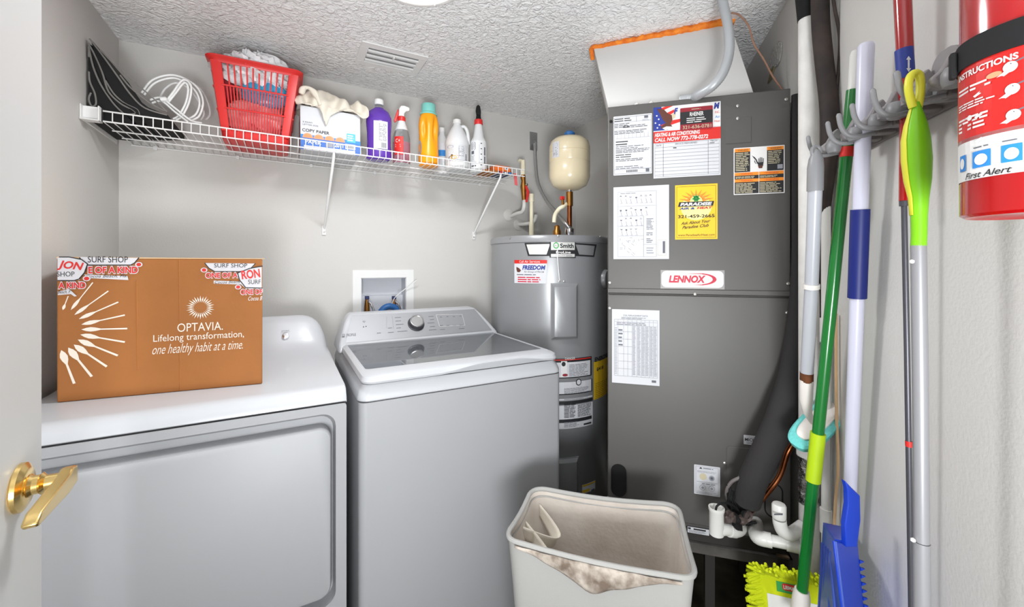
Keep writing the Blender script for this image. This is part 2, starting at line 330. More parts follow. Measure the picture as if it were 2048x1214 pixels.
# ---- ceiling light
LC = Vector((0.325, 1.170, CEIL))
L = thing('ceiling_light', LC - EZ*0.044, 'round white flush ceiling light at the top edge', 'ceiling light')
MB().lathe(LC, [(0.150, -0.001), (0.155, -0.008), (0.155, -0.022), (0.146, -0.028), (0.140, -0.028)], 'white_metal', 48).build('light_ring', L)
MB().lathe(LC, [(0.139, -0.024), (0.13, -0.032), (0.10, -0.038), (0.05, -0.042), (0.01, -0.043)], 'lamp_lens', 48).build('light_lens', L)
kp = onZ(870, 6, CEIL-0.026)
MB().lathe(LC + (kp-LC).normalized()*0 + Vector(((kp.x-LC.x)*0.98, (kp.y-LC.y)*0.98, -0.024)), [(0.003, 0), (0.006, -0.004), (0.006, -0.010), (0.002, -0.013)], 'white_metal', 12).build('thumb_screw', L)

# ================================================================ dryer
DX0, DX1, DY0, DY1 = -0.536, 0.145, 1.21, 1.88
dr = thing('clothes_dryer', ((DX0+DX1)/2, 1.55, 0), 'white front-loading dryer under the cardboard box', 'dryer')
zs = ZC-0.377; zd = ZC-0.335
b = MB(); r = 0.012
# cabinet with the front recess that frames the door
ringo = [(x, z) for x, z in rrect(DX0, 0.03, DX1, zs-0.003, 0.006)]
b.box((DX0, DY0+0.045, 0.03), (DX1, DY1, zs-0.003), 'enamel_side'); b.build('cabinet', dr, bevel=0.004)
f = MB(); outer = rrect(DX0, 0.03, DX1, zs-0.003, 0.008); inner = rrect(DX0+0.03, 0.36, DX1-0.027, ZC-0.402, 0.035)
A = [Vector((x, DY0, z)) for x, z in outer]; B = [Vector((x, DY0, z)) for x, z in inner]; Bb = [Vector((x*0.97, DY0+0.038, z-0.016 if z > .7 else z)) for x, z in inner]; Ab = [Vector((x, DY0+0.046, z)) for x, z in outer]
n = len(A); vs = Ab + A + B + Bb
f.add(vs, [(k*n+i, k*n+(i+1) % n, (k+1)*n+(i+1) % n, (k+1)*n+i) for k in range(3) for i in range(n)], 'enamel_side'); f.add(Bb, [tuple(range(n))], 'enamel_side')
f.build('front_panel', dr)
d = MB(); o2 = rrect(DX0+0.055, 0.39, DX1-0.039, ZC-0.437, 0.03, 8)
def ringxz(pts, y, s=0.0, cx=None, cz=None):
    cx = sum(p[0] for p in pts)/len(pts); cz = sum(p[1] for p in pts)/len(pts)
    hw = max(p[0] for p in pts)-cx; hh = max(p[1] for p in pts)-cz
    return [Vector((cx+(x-cx)*(1-s/hw), y, cz+(z-cz)*(1-s/hh))) for x, z in pts]
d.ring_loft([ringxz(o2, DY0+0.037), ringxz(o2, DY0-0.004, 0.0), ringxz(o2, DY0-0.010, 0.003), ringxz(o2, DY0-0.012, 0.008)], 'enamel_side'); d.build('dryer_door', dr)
# deck: rolled front edge running up into the console at the back (profile swept along X with rounded right console corner)
t = MB()
prof = [(DY0+0.003, zs), (DY0-0.004, zs+0.004), (DY0-0.003, zs+0.014), (DY0+0.012, zd-0.006), (DY0+0.035, zd), (1.50, zd), (1.62, zd+0.003), (1.69, zd+0.010), (1.725, zd+0.028), (1.745, zd+0.055), (1.775, zd+0.110), (1.80, zd+0.130), (1.83, zd+0.134), (1.875, zd+0.128), (DY1, zd+0.10), (DY1, zs)]
cs = 0.06
def dk(i, j):
    pass
xs = [DX0, DX0+0.004, DX0+0.02, DX0+0.05, DX0+0.09, DX0+0.13, -0.3, -0.2, -0.1, 0.0, 0.03, 0.055, 0.075, 0.09, 0.105, 0.12, 0.133, DX1-0.002, DX1]
def lift(x, z):
    h = z - zd
    if h <= 0.004: return z - (0.003 if x in (DX0, DX1) else 0)
    e = min(x-DX0, DX1-x); k = min(1.0, max(0.0, (e-0.004)/0.105)); k = math.sqrt(max(0, 1-(1-k)**2.6))
    return zd + h*k
vs = [Vector((x, y, lift(x, z))) for x in xs for (y, z) in prof]; m_ = len(prof)
fs = [(i*m_+j, i*m_+j+1, (i+1)*m_+j+1, (i+1)*m_+j) for i in range(len(xs)-1) for j in range(m_-1)]
t.add(vs, fs, 'enamel'); t.add([Vector((DX0, y, lift(DX0, z))) for y, z in prof], [tuple(range(m_))], 'enamel'); t.add([Vector((DX1, y, lift(DX1, z))) for y, z in prof], [tuple(reversed(range(m_)))], 'enamel')
t.build('top_panel', dr, angle=50)
kb = onY(571, 673, 1.752); nrm = Vector((0, -0.9, 0.42)).normalized()
MB().lathe(kb, [(0.013, -0.01), (0.013, 0.004), (0.011, 0.009), (0.004, 0.010)], 'chrome', 20, axis=nrm).build('start_button', dr)
fa = Art(plane_fn(kb + Vector((0, 0, 0)) + nrm*0.006, Vector((1, 0, 0)), Vector((0, 0.42, 0.9)).normalized(), nrm)); fa.text('START', -0.013, 0.017, 0.013, 0.022, 'ink_grey'); fa.line(-0.016, 0.015, 0.016, 0.015, 0.0007, 'ink_pale'); fa.build('button_lettering', dr)
for sx in (DX0+0.05, DX1-0.05):
    for sy in (DY0+0.06, DY1-0.06): MB().lathe((sx, sy, 0), [(0.02, 0), (0.02, 0.02), (0.012, 0.022), (0.012, 0.035)], 'black_rubber', 14).build('foot', dr)

# ================================================================ washer
WX0, WX1, WY0, WY1 = 0.178, 0.865, 1.21, 1.88
ws = thing('washing_machine', (0.52, 1.55, 0), 'white top-loading washer with glass lid and silver control panel', 'washer')
zs = ZC-0.3885; zt = ZC-0.343
pl = rrect(WX0, WY0, WX1, WY1, 0.022, 6)
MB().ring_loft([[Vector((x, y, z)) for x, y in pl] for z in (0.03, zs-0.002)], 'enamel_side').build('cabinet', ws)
tb = MB()
def rr3(e, z, r=0.03, y1=WY1): return [Vector((x, y, z)) for x, y in rrect(WX0+e, WY0+e, WX1-e, y1-max(e, 0)*0.3, r, 6)]
tb.ring_loft([rr3(0.004, zs-0.001), rr3(-0.002, zs+0.003), rr3(-0.002, zs+0.012), rr3(0.004, zs+0.03), rr3(0.012, zt-0.001), rr3(0.02, zt+0.001)], 'enamel', cap0=False, cap1=False)
# deck top with open well for the tub
well = [Vector((x, y, zt+0.001)) for x, y in rrect(WX0+0.09, WY0+0.09, WX1-0.09, 1.67, 0.10, 6)]; o_ = rr3(0.02, zt+0.001)
n = len(o_); tb.add(o_ + well + [p - EZ*0.05 for p in well], [(k*n+i, k*n+(i+1) % n, (k+1)*n+(i+1) % n, (k+1)*n+i) for k in range(2) for i in range(n)], 'enamel'); tb.build('top_deck', ws)
tub = MB(); tub.lathe((0.52, 1.47, zt-0.05), [(0.235, 0.0), (0.232, -0.02), (0.225, -0.16), (0.12, -0.17), (0.05, -0.10), (0.03, -0.05)], 'washer_tub', 36); tub.build('drum', ws)
# lid: white frame with the glass set in
ld = MB(); zl = ZC-0.315; lx0, lx1, ly0, ly1 = WX0+0.008, WX1-0.008, WY0-0.004, 1.735
def fsub(pl, n=8, k=18):   # extra points along the straight front edge
    i = 3*(n+1); a_, b_ = pl[i-1], pl[i]
    return pl[:i] + [(a_[0]+(b_[0]-a_[0])*j/k, a_[1]) for j in range(1, k)] + pl[i:]
def lr(e, z, wave=0):
    out = []
    for x, y in fsub(rrect(lx0+e, ly0+e, lx1-e, ly1, 0.035, 8)):
        zz = z
        if wave and y < ly0+0.06: zz += 0.015*math.exp(-((x-0.62)/0.15)**4)
        out.append(Vector((x, y, zz)))
    return out
gr = [Vector((x, y, zl)) for x, y in fsub(rrect(lx0+0.022, ly0+0.085, lx1-0.022, ly1-0.001, 0.012, 8))]; n = len(gr)
ld.ring_loft([lr(0.012, zt+0.003), lr(0.002, zt+0.004, 1), lr(0.0, zt+0.010, 1), lr(0.004, zl-0.005), lr(0.014, zl+0.001)], 'enamel', cap0=False, cap1=False)
ld.add(lr(0.014, zl+0.001) + gr + [p - EZ*0.008 for p in gr], [(k*n+i, k*n+(i+1) % n, (k+1)*n+(i+1) % n, (k+1)*n+i) for k in range(2) for i in range(n)], 'enamel'); ld.build('lid', ws)
mat('lid_glass', (160, 165, 170), 0.02, trans=0.75, ior=1.75); gl = MB(); gl.ring_loft([[p - EZ*0.008 for p in gr], [p - EZ*0.001 for p in gr]], 'lid_glass')
ws_lid = [o for o in bpy.data.objects if o.name == 'lid'][0]; gl.build('lid_glass', ws_lid)
# console: tapering shroud with metal fascia
cn = MB()
base = lambda e: [(WX0-0.002+e, 1.735), (WX1+0.002-e, 1.735)]
def cring(xa, xb, y, z): return Vector((xa, y, z)), Vector((xb, y, z))
sec = [  # (xl, xr, y_front, z) front profile and the same at the back
    (WX0+0.002, WX1-0.002, 1.700, zt), (WX0+0.006, WX1-0.006, 1.722, zl+0.003), (WX0+0.016, WX1-0.02, 1.755, zl+0.03), (WX0+0.033, WX1-0.05, 1.795, ZC-0.24), (WX0+0.05, WX1-0.075, 1.818, ZC-0.212), (WX0+0.062, WX1-0.09, 1.835, ZC-0.206)]
rings = []
for xl, xr, yf, z in sec:
    rings.append([Vector((xl, yf, z)), Vector((xr, yf, z)), Vector((xr+0.004, yf+0.01, z)), Vector((xr+0.004, WY1, z)), Vector((xl-0.004, WY1, z)), Vector((xl-0.004, yf+0.01, z))])
cn.ring_loft(rings, 'enamel', cap0=True, cap1=True); cn.build('console', ws, bevel=0.004, angle=50)
pa, pb = Vector((0.2, 1.7285, zl+0.004)), Vector((0.2, 1.810, ZC-0.217)); up = (pb-pa).normalized(); pn = Vector((0, -up.z, up.y)); H = (pb-pa).length
cfn = plane_fn(Vector((0, pa.y, pa.z)) + pn*0.004, Vector((1, 0, 0)), up, pn)
fc = Art(cfn); fc.poly([(WX0+0.026, 0.0), (WX1-0.026, 0.0), (WX1-0.080, H), (WX0+0.058, H)], 'panel_metal', 1)
fo = fc.mb; fas = fo.build('control_panel', ws, solid=0.0, smooth=False)
pr = Art(lambda x, y, l: cfn(x, y, l) + pn*0.0006)
def wpx(u, v):   # pixel -> (x, y) on the fascia plane
    dv = D(u); dr_ = Vector((dv.x, dv.y, (HZ-v)/FPX)); o0 = cfn(0, 0, 0); t = (o0-Vector((0, 0, ZC))).dot(pn)/dr_.dot(pn); p = Vector((0, 0, ZC)) + dr_*t; q = p-o0; return q.x, q.dot(up)
def wtext(t_, u0, v0, u1, v1, m='ink_grey', **k):
    x0, y0 = wpx(u0, v1); x1, _ = wpx(u1, v1); _, y1 = wpx(u0, v0); pr.text(t_, x0, y0, x1, y1, m, **k)
wtext('PROFILE', 693, 668, 712, 673, 'ink_grey')
cx, cy = wpx(687, 670.5); pr.disc(cx, cy, 0.0055, 0.0055, 'ink_grey', 2); pr.disc(cx, cy, 0.004, 0.004, 'panel_metal', 3); pr.text('GE', cx-0.0025, cy-0.0015, cx+0.0025, cy+0.0018, 'ink_grey', 4)
for (u, v, ln) in ((790, 634, 12), (791, 641, 11), (792, 648, 15), (793, 655, 9), (795, 662, 20), (776, 655, 8), (776, 664, 12), (754, 665, 8), (857, 632, 10), (860, 638, 8), (855, 645, 14), (860, 652, 10), (858, 659, 15), (880, 650, 6), (893, 650, 6), (906, 650, 6), (919, 649, 7), (880, 633, 4), (893, 632, 4), (906, 632, 4), (919, 631, 4), (880, 658, 10), (918, 656, 11)):
    x0, y0 = wpx(u, v+2); x1, _ = wpx(u+ln, v+2); x = x0
    while x < x1: pr.rect(x, y0, min(x+0.004, x1), y0+0.0028, 'ink_grey'); x += 0.0048
for (u, v) in ((727, 654), (732, 653)): x, y = wpx(u, v); pr.disc(x, y, 0.0022, 0.0022, 'ink')
x, y = wpx(728, 643); pr.disc(x, y, 0.005, 0.004, 'ink_grey', 2); pr.disc(x, y, 0.0037, 0.0028, 'panel_metal', 3)
for a, b_ in (((784, 632), (787, 658)), ((773, 633), (773, 657))): (x0, y0), (x1, y1) = wpx(*a), wpx(*b_); pr.line(x0, y0, x1, y1, 0.0006, 'ink_grey')
q4 = [wpx(*k) for k in ((872, 630), (924, 629), (930, 651), (879, 653), (872, 630))]; pr.pline(q4, 0.0012, 'ink_white')
stuff(pr.build('panel_lettering', fas))
kx, ky = wpx(832, 648); kc = cfn(kx, ky, 0)
kn = MB(); kn.lathe(kc, [(0.036, 0), (0.036, 0.003), (0.032, 0.005), (0.030, 0.020), (0.029, 0.022)], 'dark_pole', 40, axis=pn); kn.lathe(kc, [(0.0295, 0.0215), (0.0285, 0.025), (0.026, 0.026), (0.024, 0.0245), (0.0, 0.0245)], 'steel', 40, axis=pn); kn.build('cycle_knob', ws)
for sx in (WX0+0.05, WX1-0.05):
    for sy in (WY0+0.06, WY1-0.06): MB().lathe((sx, sy, 0), [(0.02, 0), (0.02, 0.02), (0.012, 0.022), (0.012, 0.035)], 'black_rubber', 14).build('foot', ws)

# ================================================================ washer outlet box in the back wall
ob = thing('washer_outlet_box', (0.426, YB, oz0), 'white recessed laundry outlet box behind the washer', 'outlet box')
fx0, fx1, fz0, fz1 = 0.279, 0.573, oz0-0.03, ZC-0.029
f = MB()
for a, b_ in (((fx0, fz0), (ox0, fz1)), ((ox1, fz0), (fx1, fz1)), ((ox0, oz1), (ox1, fz1)), ((ox0, fz0), (ox1, oz0))): f.box((a[0], YB-0.004, a[1]), (b_[0], YB-0.0005, b_[1]), 'white_metal')
f.build('face_frame', ob, smooth=False)
f = MB(); e = 0.0008
f.box((ox0+e, YB+0.085, oz0+e), (ox1-e, YB+0.088, oz1-e), 'outlet_inside'); f.box((ox0+e, YB-0.001, oz0+e), (ox0+0.003, YB+0.085, oz1-e), 'outlet_inside'); f.box((ox1-0.003, YB-0.001, oz0+e), (ox1-e, YB+0.085, oz1-e), 'outlet_inside')
f.box((ox0+e, YB-0.001, oz1-0.003), (ox1-e, YB+0.085, oz1-e), 'outlet_inside'); f.box((ox0+e, YB-0.001, oz0+e), (ox1-e, YB+0.085, oz0+0.003), 'outlet_inside'); f.box((ox0+0.003, YB+0.06, oz0), (ox1-0.003, YB+0.085, ZC-0.16), 'outlet_inside'); f.build('recess', ob, smooth=False)
for u in (734, 788):
    c = onY(u, 597, YB+0.035)
    vv = MB(); vv.box((c.x-0.010, c.y-0.008, c.z-0.004), (c.x+0.010, c.y+0.008, c.z+0.012), 'navy'); vv.build('valve_handle', ob, bevel=0.002)
    vv = MB(); vv.tube([c-EZ*0.09, c-EZ*0.04, c-EZ*0.004], [0.014, 0.013, 0.008], 'bronze', 14); vv.tube(smooth_path([c+Vector((0.004, -0.012, -0.01)), c+Vector((0.016, -0.025, -0.03)), c+Vector((0.03, -0.03, -0.07)), c+Vector((0.034, -0.03, -0.12))]), 0.006, 'chrome', 10); vv.build('valve', ob)
c = onY(778, 622, YB+0.03)
MB().tube([c + Vector((0.045*math.cos(a), -0.01, 0.045*math.sin(a)-0.02)) for a in [math.radians(x) for x in range(0, 181, 15)]], 0.016, 'blue_hose', 12).build('supply_hose', ob)
MB().tube(smooth_path([onY(781, 618, YB+0.02), onY(788, 598, YB+0.01), onY(800, 586, YB-0.006), onY(826, 566, YB-0.03), onY(834, 560, YB-0.035)]), 0.0022, 'white_metal', 8).build('cable_tie', ob)

# ================================================================ cardboard box on the dryer
bz = zd_box = ZC-0.3345
BL = Vector((-0.485, 1.399, bz)); BR = Vector((-0.058, 1.345, bz)); ax = (BR-BL).normalized(); W = (BR-BL).length; an = Vector((ax.y, -ax.x, 0)); Hb = 0.348
cb = thing('cardboard_box', (BL+BR)/2 - an*0.13, 'brown cardboard shipping box with sunburst print on the dryer', 'box')
m = MB(); dpt = Vector((-0.045, 0.285, 0))
m.obox(BL, ax*W, dpt, EZ*Hb, 'cardboard'); m.build('carton', cb, bevel=0.003)
g = MB(); g.hexa([BL+EZ*Hb-ax*0.001, BR+EZ*Hb+ax*0.004, BR+EZ*Hb+ax*0.004+dpt, BL+EZ*Hb-ax*0.001+dpt, BL+EZ*(Hb+0.004), BR+EZ*(Hb+0.002)+ax*0.006, BR+EZ*(Hb+0.003)+ax*0.004+dpt, BL+EZ*(Hb+0.006)+dpt], 'cardboard_pale'); g.build('top_flap', cb)
bf = plane_fn(BL + an*0.0006, ax, EZ, an)
def bpx(u, v):
    dv = D(u); d3 = Vector((dv.x, dv.y, (HZ-v)/FPX)); o0 = BL; t = (o0-Vector((0, 0, ZC))).dot(an)/d3.dot(an); p = Vector((0, 0, ZC))+d3*t-o0; return p.dot(ax), p.z
a = Art(bf); mat('print_white', (232, 222, 208), 0.7)
# big sunburst at the left edge: spoon-shaped rays
cx, cy = bpx(118, 655)
for tip, tail, wv in (((126, 620), (137, 592), .006), ((142, 620), (186, 565), .007), ((149, 630), (217, 582), .008), ((158, 638), (237, 604), .009), ((163, 649), (250, 630), .010), ((163, 659), (255, 657), .011), ((161, 669), (250, 684), .012), ((156, 679), (236, 711), .013), ((148, 689), (214, 733), .014), ((137, 695), (184, 753), .015), ((123, 700), (149, 767), .015)):
    p, q_ = Vector(bpx(*tip)), Vector(bpx(*tail)); dv = q_-p; nn = Vector((-dv.y, dv.x)).normalized(); s1 = 0.38
    for lo, hi, m1, m2 in ((0, 0.1, 0, 0.7), (0.1, 0.2, 0.7, 1.0), (0.2, 0.3, 1.0, 0.8), (0.3, 0.42, 0.8, 0.28), (0.42, 1.0, 0.28, 0.36)):
        A1, B1 = p+dv*lo, p+dv*hi; w1, w2 = wv*0.5*m1, wv*0.5*m2
        a.poly([(A1.x+nn.x*w1, A1.y+nn.y*w1), (A1.x-nn.x*w1, A1.y-nn.y*w1), (B1.x-nn.x*w2, B1.y-nn.y*w2), (B1.x+nn.x*w2, B1.y+nn.y*w2)] if m1 else [(A1.x, A1.y), (B1.x-nn.x*w2, B1.y-nn.y*w2), (B1.x+nn.x*w2, B1.y+nn.y*w2)], 'print_white')
a.build('sunburst_print', cb); a = Art(bf)
cx, cy = bpx(401, 615); rO = (bpx(430, 615)[0]-bpx(372, 615)[0])/2
for k in range(28):
    an_ = 2*math.pi*k/28; c_, s_ = math.cos(an_), math.sin(an_); i0, i1 = rO*0.42, rO*(1.0 if k % 2 else .92); w_ = rO*0.05
    a.poly([(cx+c_*i0, cy+s_*i0), (cx+c_*(i0+.25*rO)-s_*w_, cy+s_*(i0+.25*rO)+c_*w_), (cx+c_*i1, cy+s_*i1), (cx+c_*(i0+.25*rO)+s_*w_, cy+s_*(i0+.25*rO)-c_*w_)], 'print_white')
a.build('sun_logo', cb); a = Art(bf)
def btext(t_, u0, v0, u1, v1, m='print_white', **k):
    x0, y0 = bpx(u0, v1); x1, _ = bpx(u1, v1); _, y1 = bpx(u0, v0); a.text(t_, x0, y0, x1, y1, m, **k)
btext('OPTAVIA.', 355, 647, 446, 664)
btext('Lifelong transformation,', 307, 670, 488, 688)
btext('one healthy habit at a time.', 305, 690, 486, 715, shear=0.45, bold=-0.006)
a.build('box_print', cb)
# surf shop packing tape over the corners
tp = Art(lambda x, y, l: bf(x, y, l+0.0012)); mat('tape_grey', (206, 204, 208), 0.35)
def tpts(pl): return [bpx(*p) for p in pl]
X0 = 0.001
tp.poly(tpts([(160, 514), (278, 516), (268, 528), (262, 531), (176, 531), (168, 524)]), 'tape_grey', 1)
tp.pline(tpts([(160, 515), (168, 524), (178, 530), (262, 530), (270, 526), (279, 515)]), 0.0022, 'ink', 3)
tp.text('SURF SHOP', *bpx(177, 525), *bpx(257, 513), 'ink', 4)
tp.poly(tpts([(117, 515), (150, 515), (168, 519), (178, 527), (172, 543), (160, 560), (117, 562)]), 'tape_grey', 5)
tp.pline(tpts([(120, 514), (140, 514), (165, 519), (177, 528), (171, 545), (160, 558), (150, 561), (117, 561)]), 0.0024, 'ink', 6)
tp.text('JON', *bpx(116, 540), *bpx(167, 520), 'ink_red', 7, bold=0.03, shear=0.2, ang=-0.14); tp.text('SHOP', *bpx(116, 553), *bpx(151, 543), 'ink', 7)
def sticker_text(t_, u0, v0, u1, v1, m='ink_red', ly=3):
    x0, y0 = bpx(u0, v1); x1, y1 = bpx(u1, v0)
    tp.text(t_, x0-0.0015, y0-0.002, x1+0.0015, y1+0.002, 'tape_grey', ly, bold=0.085); tp.text(t_, x0, y0, x1, y1, m, ly+1, bold=0.035)
sticker_text('E OF A KIND', 178, 533, 277, 547); sticker_text('A KIND', 119, 564, 173, 577, ly=6)
tp.poly(tpts([(169, 549), (256, 552), (258, 560), (178, 556)]), 'tape_grey', 2); tp.text('Cocoa Beach, Fla.', *bpx(172, 556), *bpx(255, 549), 'ink', 3, shear=0.4)
tp.poly(tpts([(117, 583), (140, 578), (155, 592), (150, 593), (143, 588), (117, 590)]), 'tape_grey', 2); tp.text('Beach, F', *bpx(117, 588), *bpx(143, 580), 'ink', 3, shear=0.4)
for (u, v) in ((279, 529), (175, 557)): x, y = bpx(u, v); tp.disc(x, y, 0.0075, 0.0065, 'tape_grey', 5); tp.disc(x, y, 0.005, 0.0045, 'ink_red', 6)
tp.build('packing_tape', cb); tp = Art(lambda x, y, l: bf(x, y, l+0.0012))
tp.poly(tpts([(410, 526), (511, 527), (505, 536), (495, 544), (430, 543), (418, 535)]), 'tape_grey', 1)
tp.pline(tpts([(410, 526), (418, 536), (430, 543), (490, 543), (503, 536), (511, 527)]), 0.0022, 'ink', 3); tp.text('SURF SHOP', *bpx(429, 535), *bpx(495, 527), 'ink', 4)
for (u, v) in ((409, 540), (477, 574)): x, y = bpx(u, v); tp.disc(x, y, 0.0075, 0.0065, 'tape_grey', 5); tp.disc(x, y, 0.005, 0.0045, 'ink_red', 6)
sticker_text('ONE OF A', 412, 545, 476, 556); tp.poly(tpts([(428, 561), (484, 563), (484, 569), (428, 567)]), 'tape_grey', 2); tp.text('Cocoa Beach', *bpx(430, 567), *bpx(480, 561), 'ink', 3, shear=.4)
tp.poly(tpts([(474, 548), (495, 537), (524, 534), (524, 577), (493, 577), (484, 570)]), 'tape_grey', 7); tp.pline(tpts([(526, 532), (500, 537), (476, 546), (480, 560), (492, 575), (526, 576)]), 0.0024, 'ink', 8)
tp.text('RON', *bpx(485, 559), *bpx(522, 541), 'ink_red', 9, bold=0.03, ang=0.12); tp.text('SURF', *bpx(497, 568), *bpx(522, 559), 'ink', 9); sticker_text('ONE OF', 482, 578, 525, 589, ly=4); tp.text('Cocoa B', *bpx(497, 601), *bpx(525, 592), 'ink_white', 5, shear=.4)
tp.build('packing_tape', cb)
for (u, v0, v1) in ((273, 560, 740), (358, 520, 790)):   # pressed creases in the card
    p0, p1 = bpx(u, v0), bpx(u+2, v1); p1 = (p1[0], max(p1[1], 0.004)); MB().tube([bf(p0[0], p0[1], -0.001), bf(p1[0], p1[1], -0.001)], 0.0016, 'cardboard', 6).build('crease', cb)
# ================================================================ wire shelf
SX0, SX1, SYF = -0.522, 1.052, 1.79
def dz(X): return ZC + 0.460 - 0.018*(X-SX0)/(SX1-SX0)      # the shelf sags slightly to the right
sh = thing('wire_shelf', (0.25, 1.95, ZC+0.44), 'long white wire shelf across the back wall above the appliances', 'shelf')
WR = 0.0016
for k in range(62):
    x = SX0 + 0.004 + k*0.0254
    if x > SX1: break
    z = dz(x)
    MB().tube([(x, YB-0.006, z), (x, SYF+0.003, z), (x, SYF, z+0.002), (x, SYF, z+0.030)], WR, 'white_metal', 6).build('cross_wire', sh)
def rod(y, dzz, r=0.0026, x0=SX0, x1=SX1): MB().tube([(x0, y, dz(x0)+dzz), (x1, y, dz(x1)+dzz)], r, 'white_metal', 8).build('long_rod', sh)
rod(SYF, 0.031); rod(SYF, -0.002); rod(1.895, -0.004); rod(1.99, -0.004); rod(YB-0.008, -0.003)
eb = MB(); za = dz(SX0)
eb.box((XL+0.0005, 1.755, za-0.010), (XL+0.004, 2.07, za+0.036), 'white_metal'); eb.box((XL+0.001, 1.752, za-0.012), (SX0+0.008, 1.784, za-0.008), 'white_metal'); eb.box((XL+0.001, 1.772, za-0.010), (SX0+0.008, 1.784, za+0.036), 'white_metal'); eb.box((SX0+0.004, 1.755, za-0.012), (SX0+0.008, 1.785, za+0.036), 'white_metal')
eb.build('end_bracket', sh, bevel=0.0015)
for bx in (0.160, 0.913):
    z = dz(bx); m = MB(); m.tube([(bx+0.008, SYF+0.004, z-0.004), (bx+0.008, SYF+0.010, z-0.02), (bx-0.004, YB-0.012, ZC+0.175), (bx-0.006, YB-0.006, ZC+0.165)], [0.004, 0.0055, 0.0055, 0.004], 'white_metal', 10)
    m.box((bx-0.014, YB-0.006, ZC+0.135), (bx+0.002, YB-0.002, ZC+0.178), 'white_metal'); m.box((bx-0.001, YB-0.012, ZC+0.150), (bx+0.001, YB-0.002, ZC+0.178), 'white_metal')
    m.lathe((bx-0.006, YB-0.006, ZC+0.148), [(0.004, 0), (0.003, 0.002)], 'screw', 10, axis=(0, -1, 0)); m.build('diagonal_brace', sh)
for cx_ in (-0.45, -0.18, 0.1, 0.38, 0.66, 0.94):
    MB().box((cx_-0.006, YB-0.013, dz(cx_)-0.012), (cx_+0.006, YB-0.0005, dz(cx_)+0.004), 'white_metal').build('wall_clip', sh, bevel=0.001)

# ---- folded black mats leaning on the left wall
def xz(u, v, Y=1.795): p = onY(u, v, Y); return p
def mat_thing(label, outline, edges, y0, dep):
    pts = [xz(u, v) for u, v in outline]; zmin = dz(-0.5)+0.003
    pts = [Vector((max(p.x, XL+0.006), 0, max(p.z, zmin))) for p in pts]
    c = sum(pts, Vector())/len(pts); r_ = thing('folded_floor_mat', (c.x, y0+dep/2, zmin), label, 'floor mat', 'folded black floor mats at the left end of the shelf')
    m = MB(); m.prism([(p.x, p.z) for p in pts], (0, y0+dep, 0), Vector((1, 0, 0)), EZ, Vector((0, -dep, 0)), 'black_rubber'); m.build('mat_body', r_, bevel=0.002)
    for e in edges:
        ep = smooth_path([Vector((max(p.x, XL+0.008), y0-0.001, max(p.z, zmin+0.002))) for p in [xz(u, v) for u, v in e]], 5)
        s_ = MB(); s_.tube(ep, 0.0026, 'grey_edge', 6); s_.build('bound_edge', r_)
mat_thing('black floor mat folded against the left wall, leftmost on the shelf', [(158, 104), (163, 92), (172, 84), (182, 88), (192, 124), (206, 170), (228, 205), (262, 240), (200, 240), (170, 240), (160, 160)],
          [[(163, 110), (168, 92), (176, 92), (184, 130), (200, 168), (225, 205), (246, 226)], [(167, 140), (178, 162), (188, 186), (190, 207), (181, 210), (174, 196), (180, 184)]], 1.803, 0.25)
mat_thing('black floor mat folded in the middle of the leaning stack, grey rolled edges', [(176, 84), (186, 100), (203, 138), (222, 180), (248, 205), (272, 222), (282, 240), (264, 240), (238, 216), (210, 184), (192, 140), (180, 106)],
          [[(176, 86), (190, 112), (204, 145), (216, 182), (240, 206), (262, 218), (270, 226), (256, 228)], [(210, 160), (228, 188), (250, 206), (274, 218), (279, 230)]], 1.800, 0.255)
mat_thing('black floor mat folded on the right of the leaning stack with pale edge', [(180, 76), (204, 104), (236, 152), (262, 188), (296, 214), (336, 230), (336, 240), (284, 240), (262, 222), (226, 184), (206, 146), (188, 106)],
          [[(179, 77), (206, 112), (236, 154), (262, 190), (290, 216), (334, 230)], [(201, 100), (232, 132), (268, 164), (306, 196), (334, 224)], [(240, 150), (262, 176), (300, 206), (330, 222)]], 1.797, 0.26)
# ---- white cord coil
co = thing('cord_coil', (-0.33, 1.93, dz(-.3)), 'loose coil of white cord between black mats and red basket', 'cord')
for pl_, Y in (([(283, 186), (305, 160), (342, 150), (375, 160), (398, 180), (406, 206), (398, 232), (380, 242)], 1.88),
               ([(288, 190), (310, 166), (345, 156), (372, 166), (392, 184), (399, 206), (392, 228), (376, 238)], 1.885),
               ([(318, 200), (330, 178), (352, 166), (378, 178), (398, 204), (408, 226), (402, 240)], 1.93),
               ([(330, 206), (345, 186), (366, 160), (382, 172), (378, 204), (364, 232), (352, 240)], 1.86),
               ([(334, 208), (350, 188), (368, 166), (376, 176), (372, 204), (358, 230), (346, 238)], 1.862),
               ([(386, 166), (404, 182), (416, 206), (420, 228), (412, 240)], 1.96),
               ([(300, 200), (322, 196), (352, 218), (382, 241), (404, 246)], 1.85), ([(304, 206), (324, 203), (350, 224), (376, 244)], 1.852)):
    m = MB(); m.tube(smooth_path([Vector((q_.x, q_.y, max(q_.z, dz(q_.x)+0.006))) for q_ in [onY(u, v, Y) for u, v in pl_]], 8), 0.0034, 'white_metal', 8); m.build('cord_loop', co)
kt = onY(327, 199, 1.85); MB().lathe(kt, [(.003, -.012), (.009, -.008), (.009, .008), (.003, .012)], 'white_metal', 12, axis=(1, 0, .3)).build('cord_tie', co)

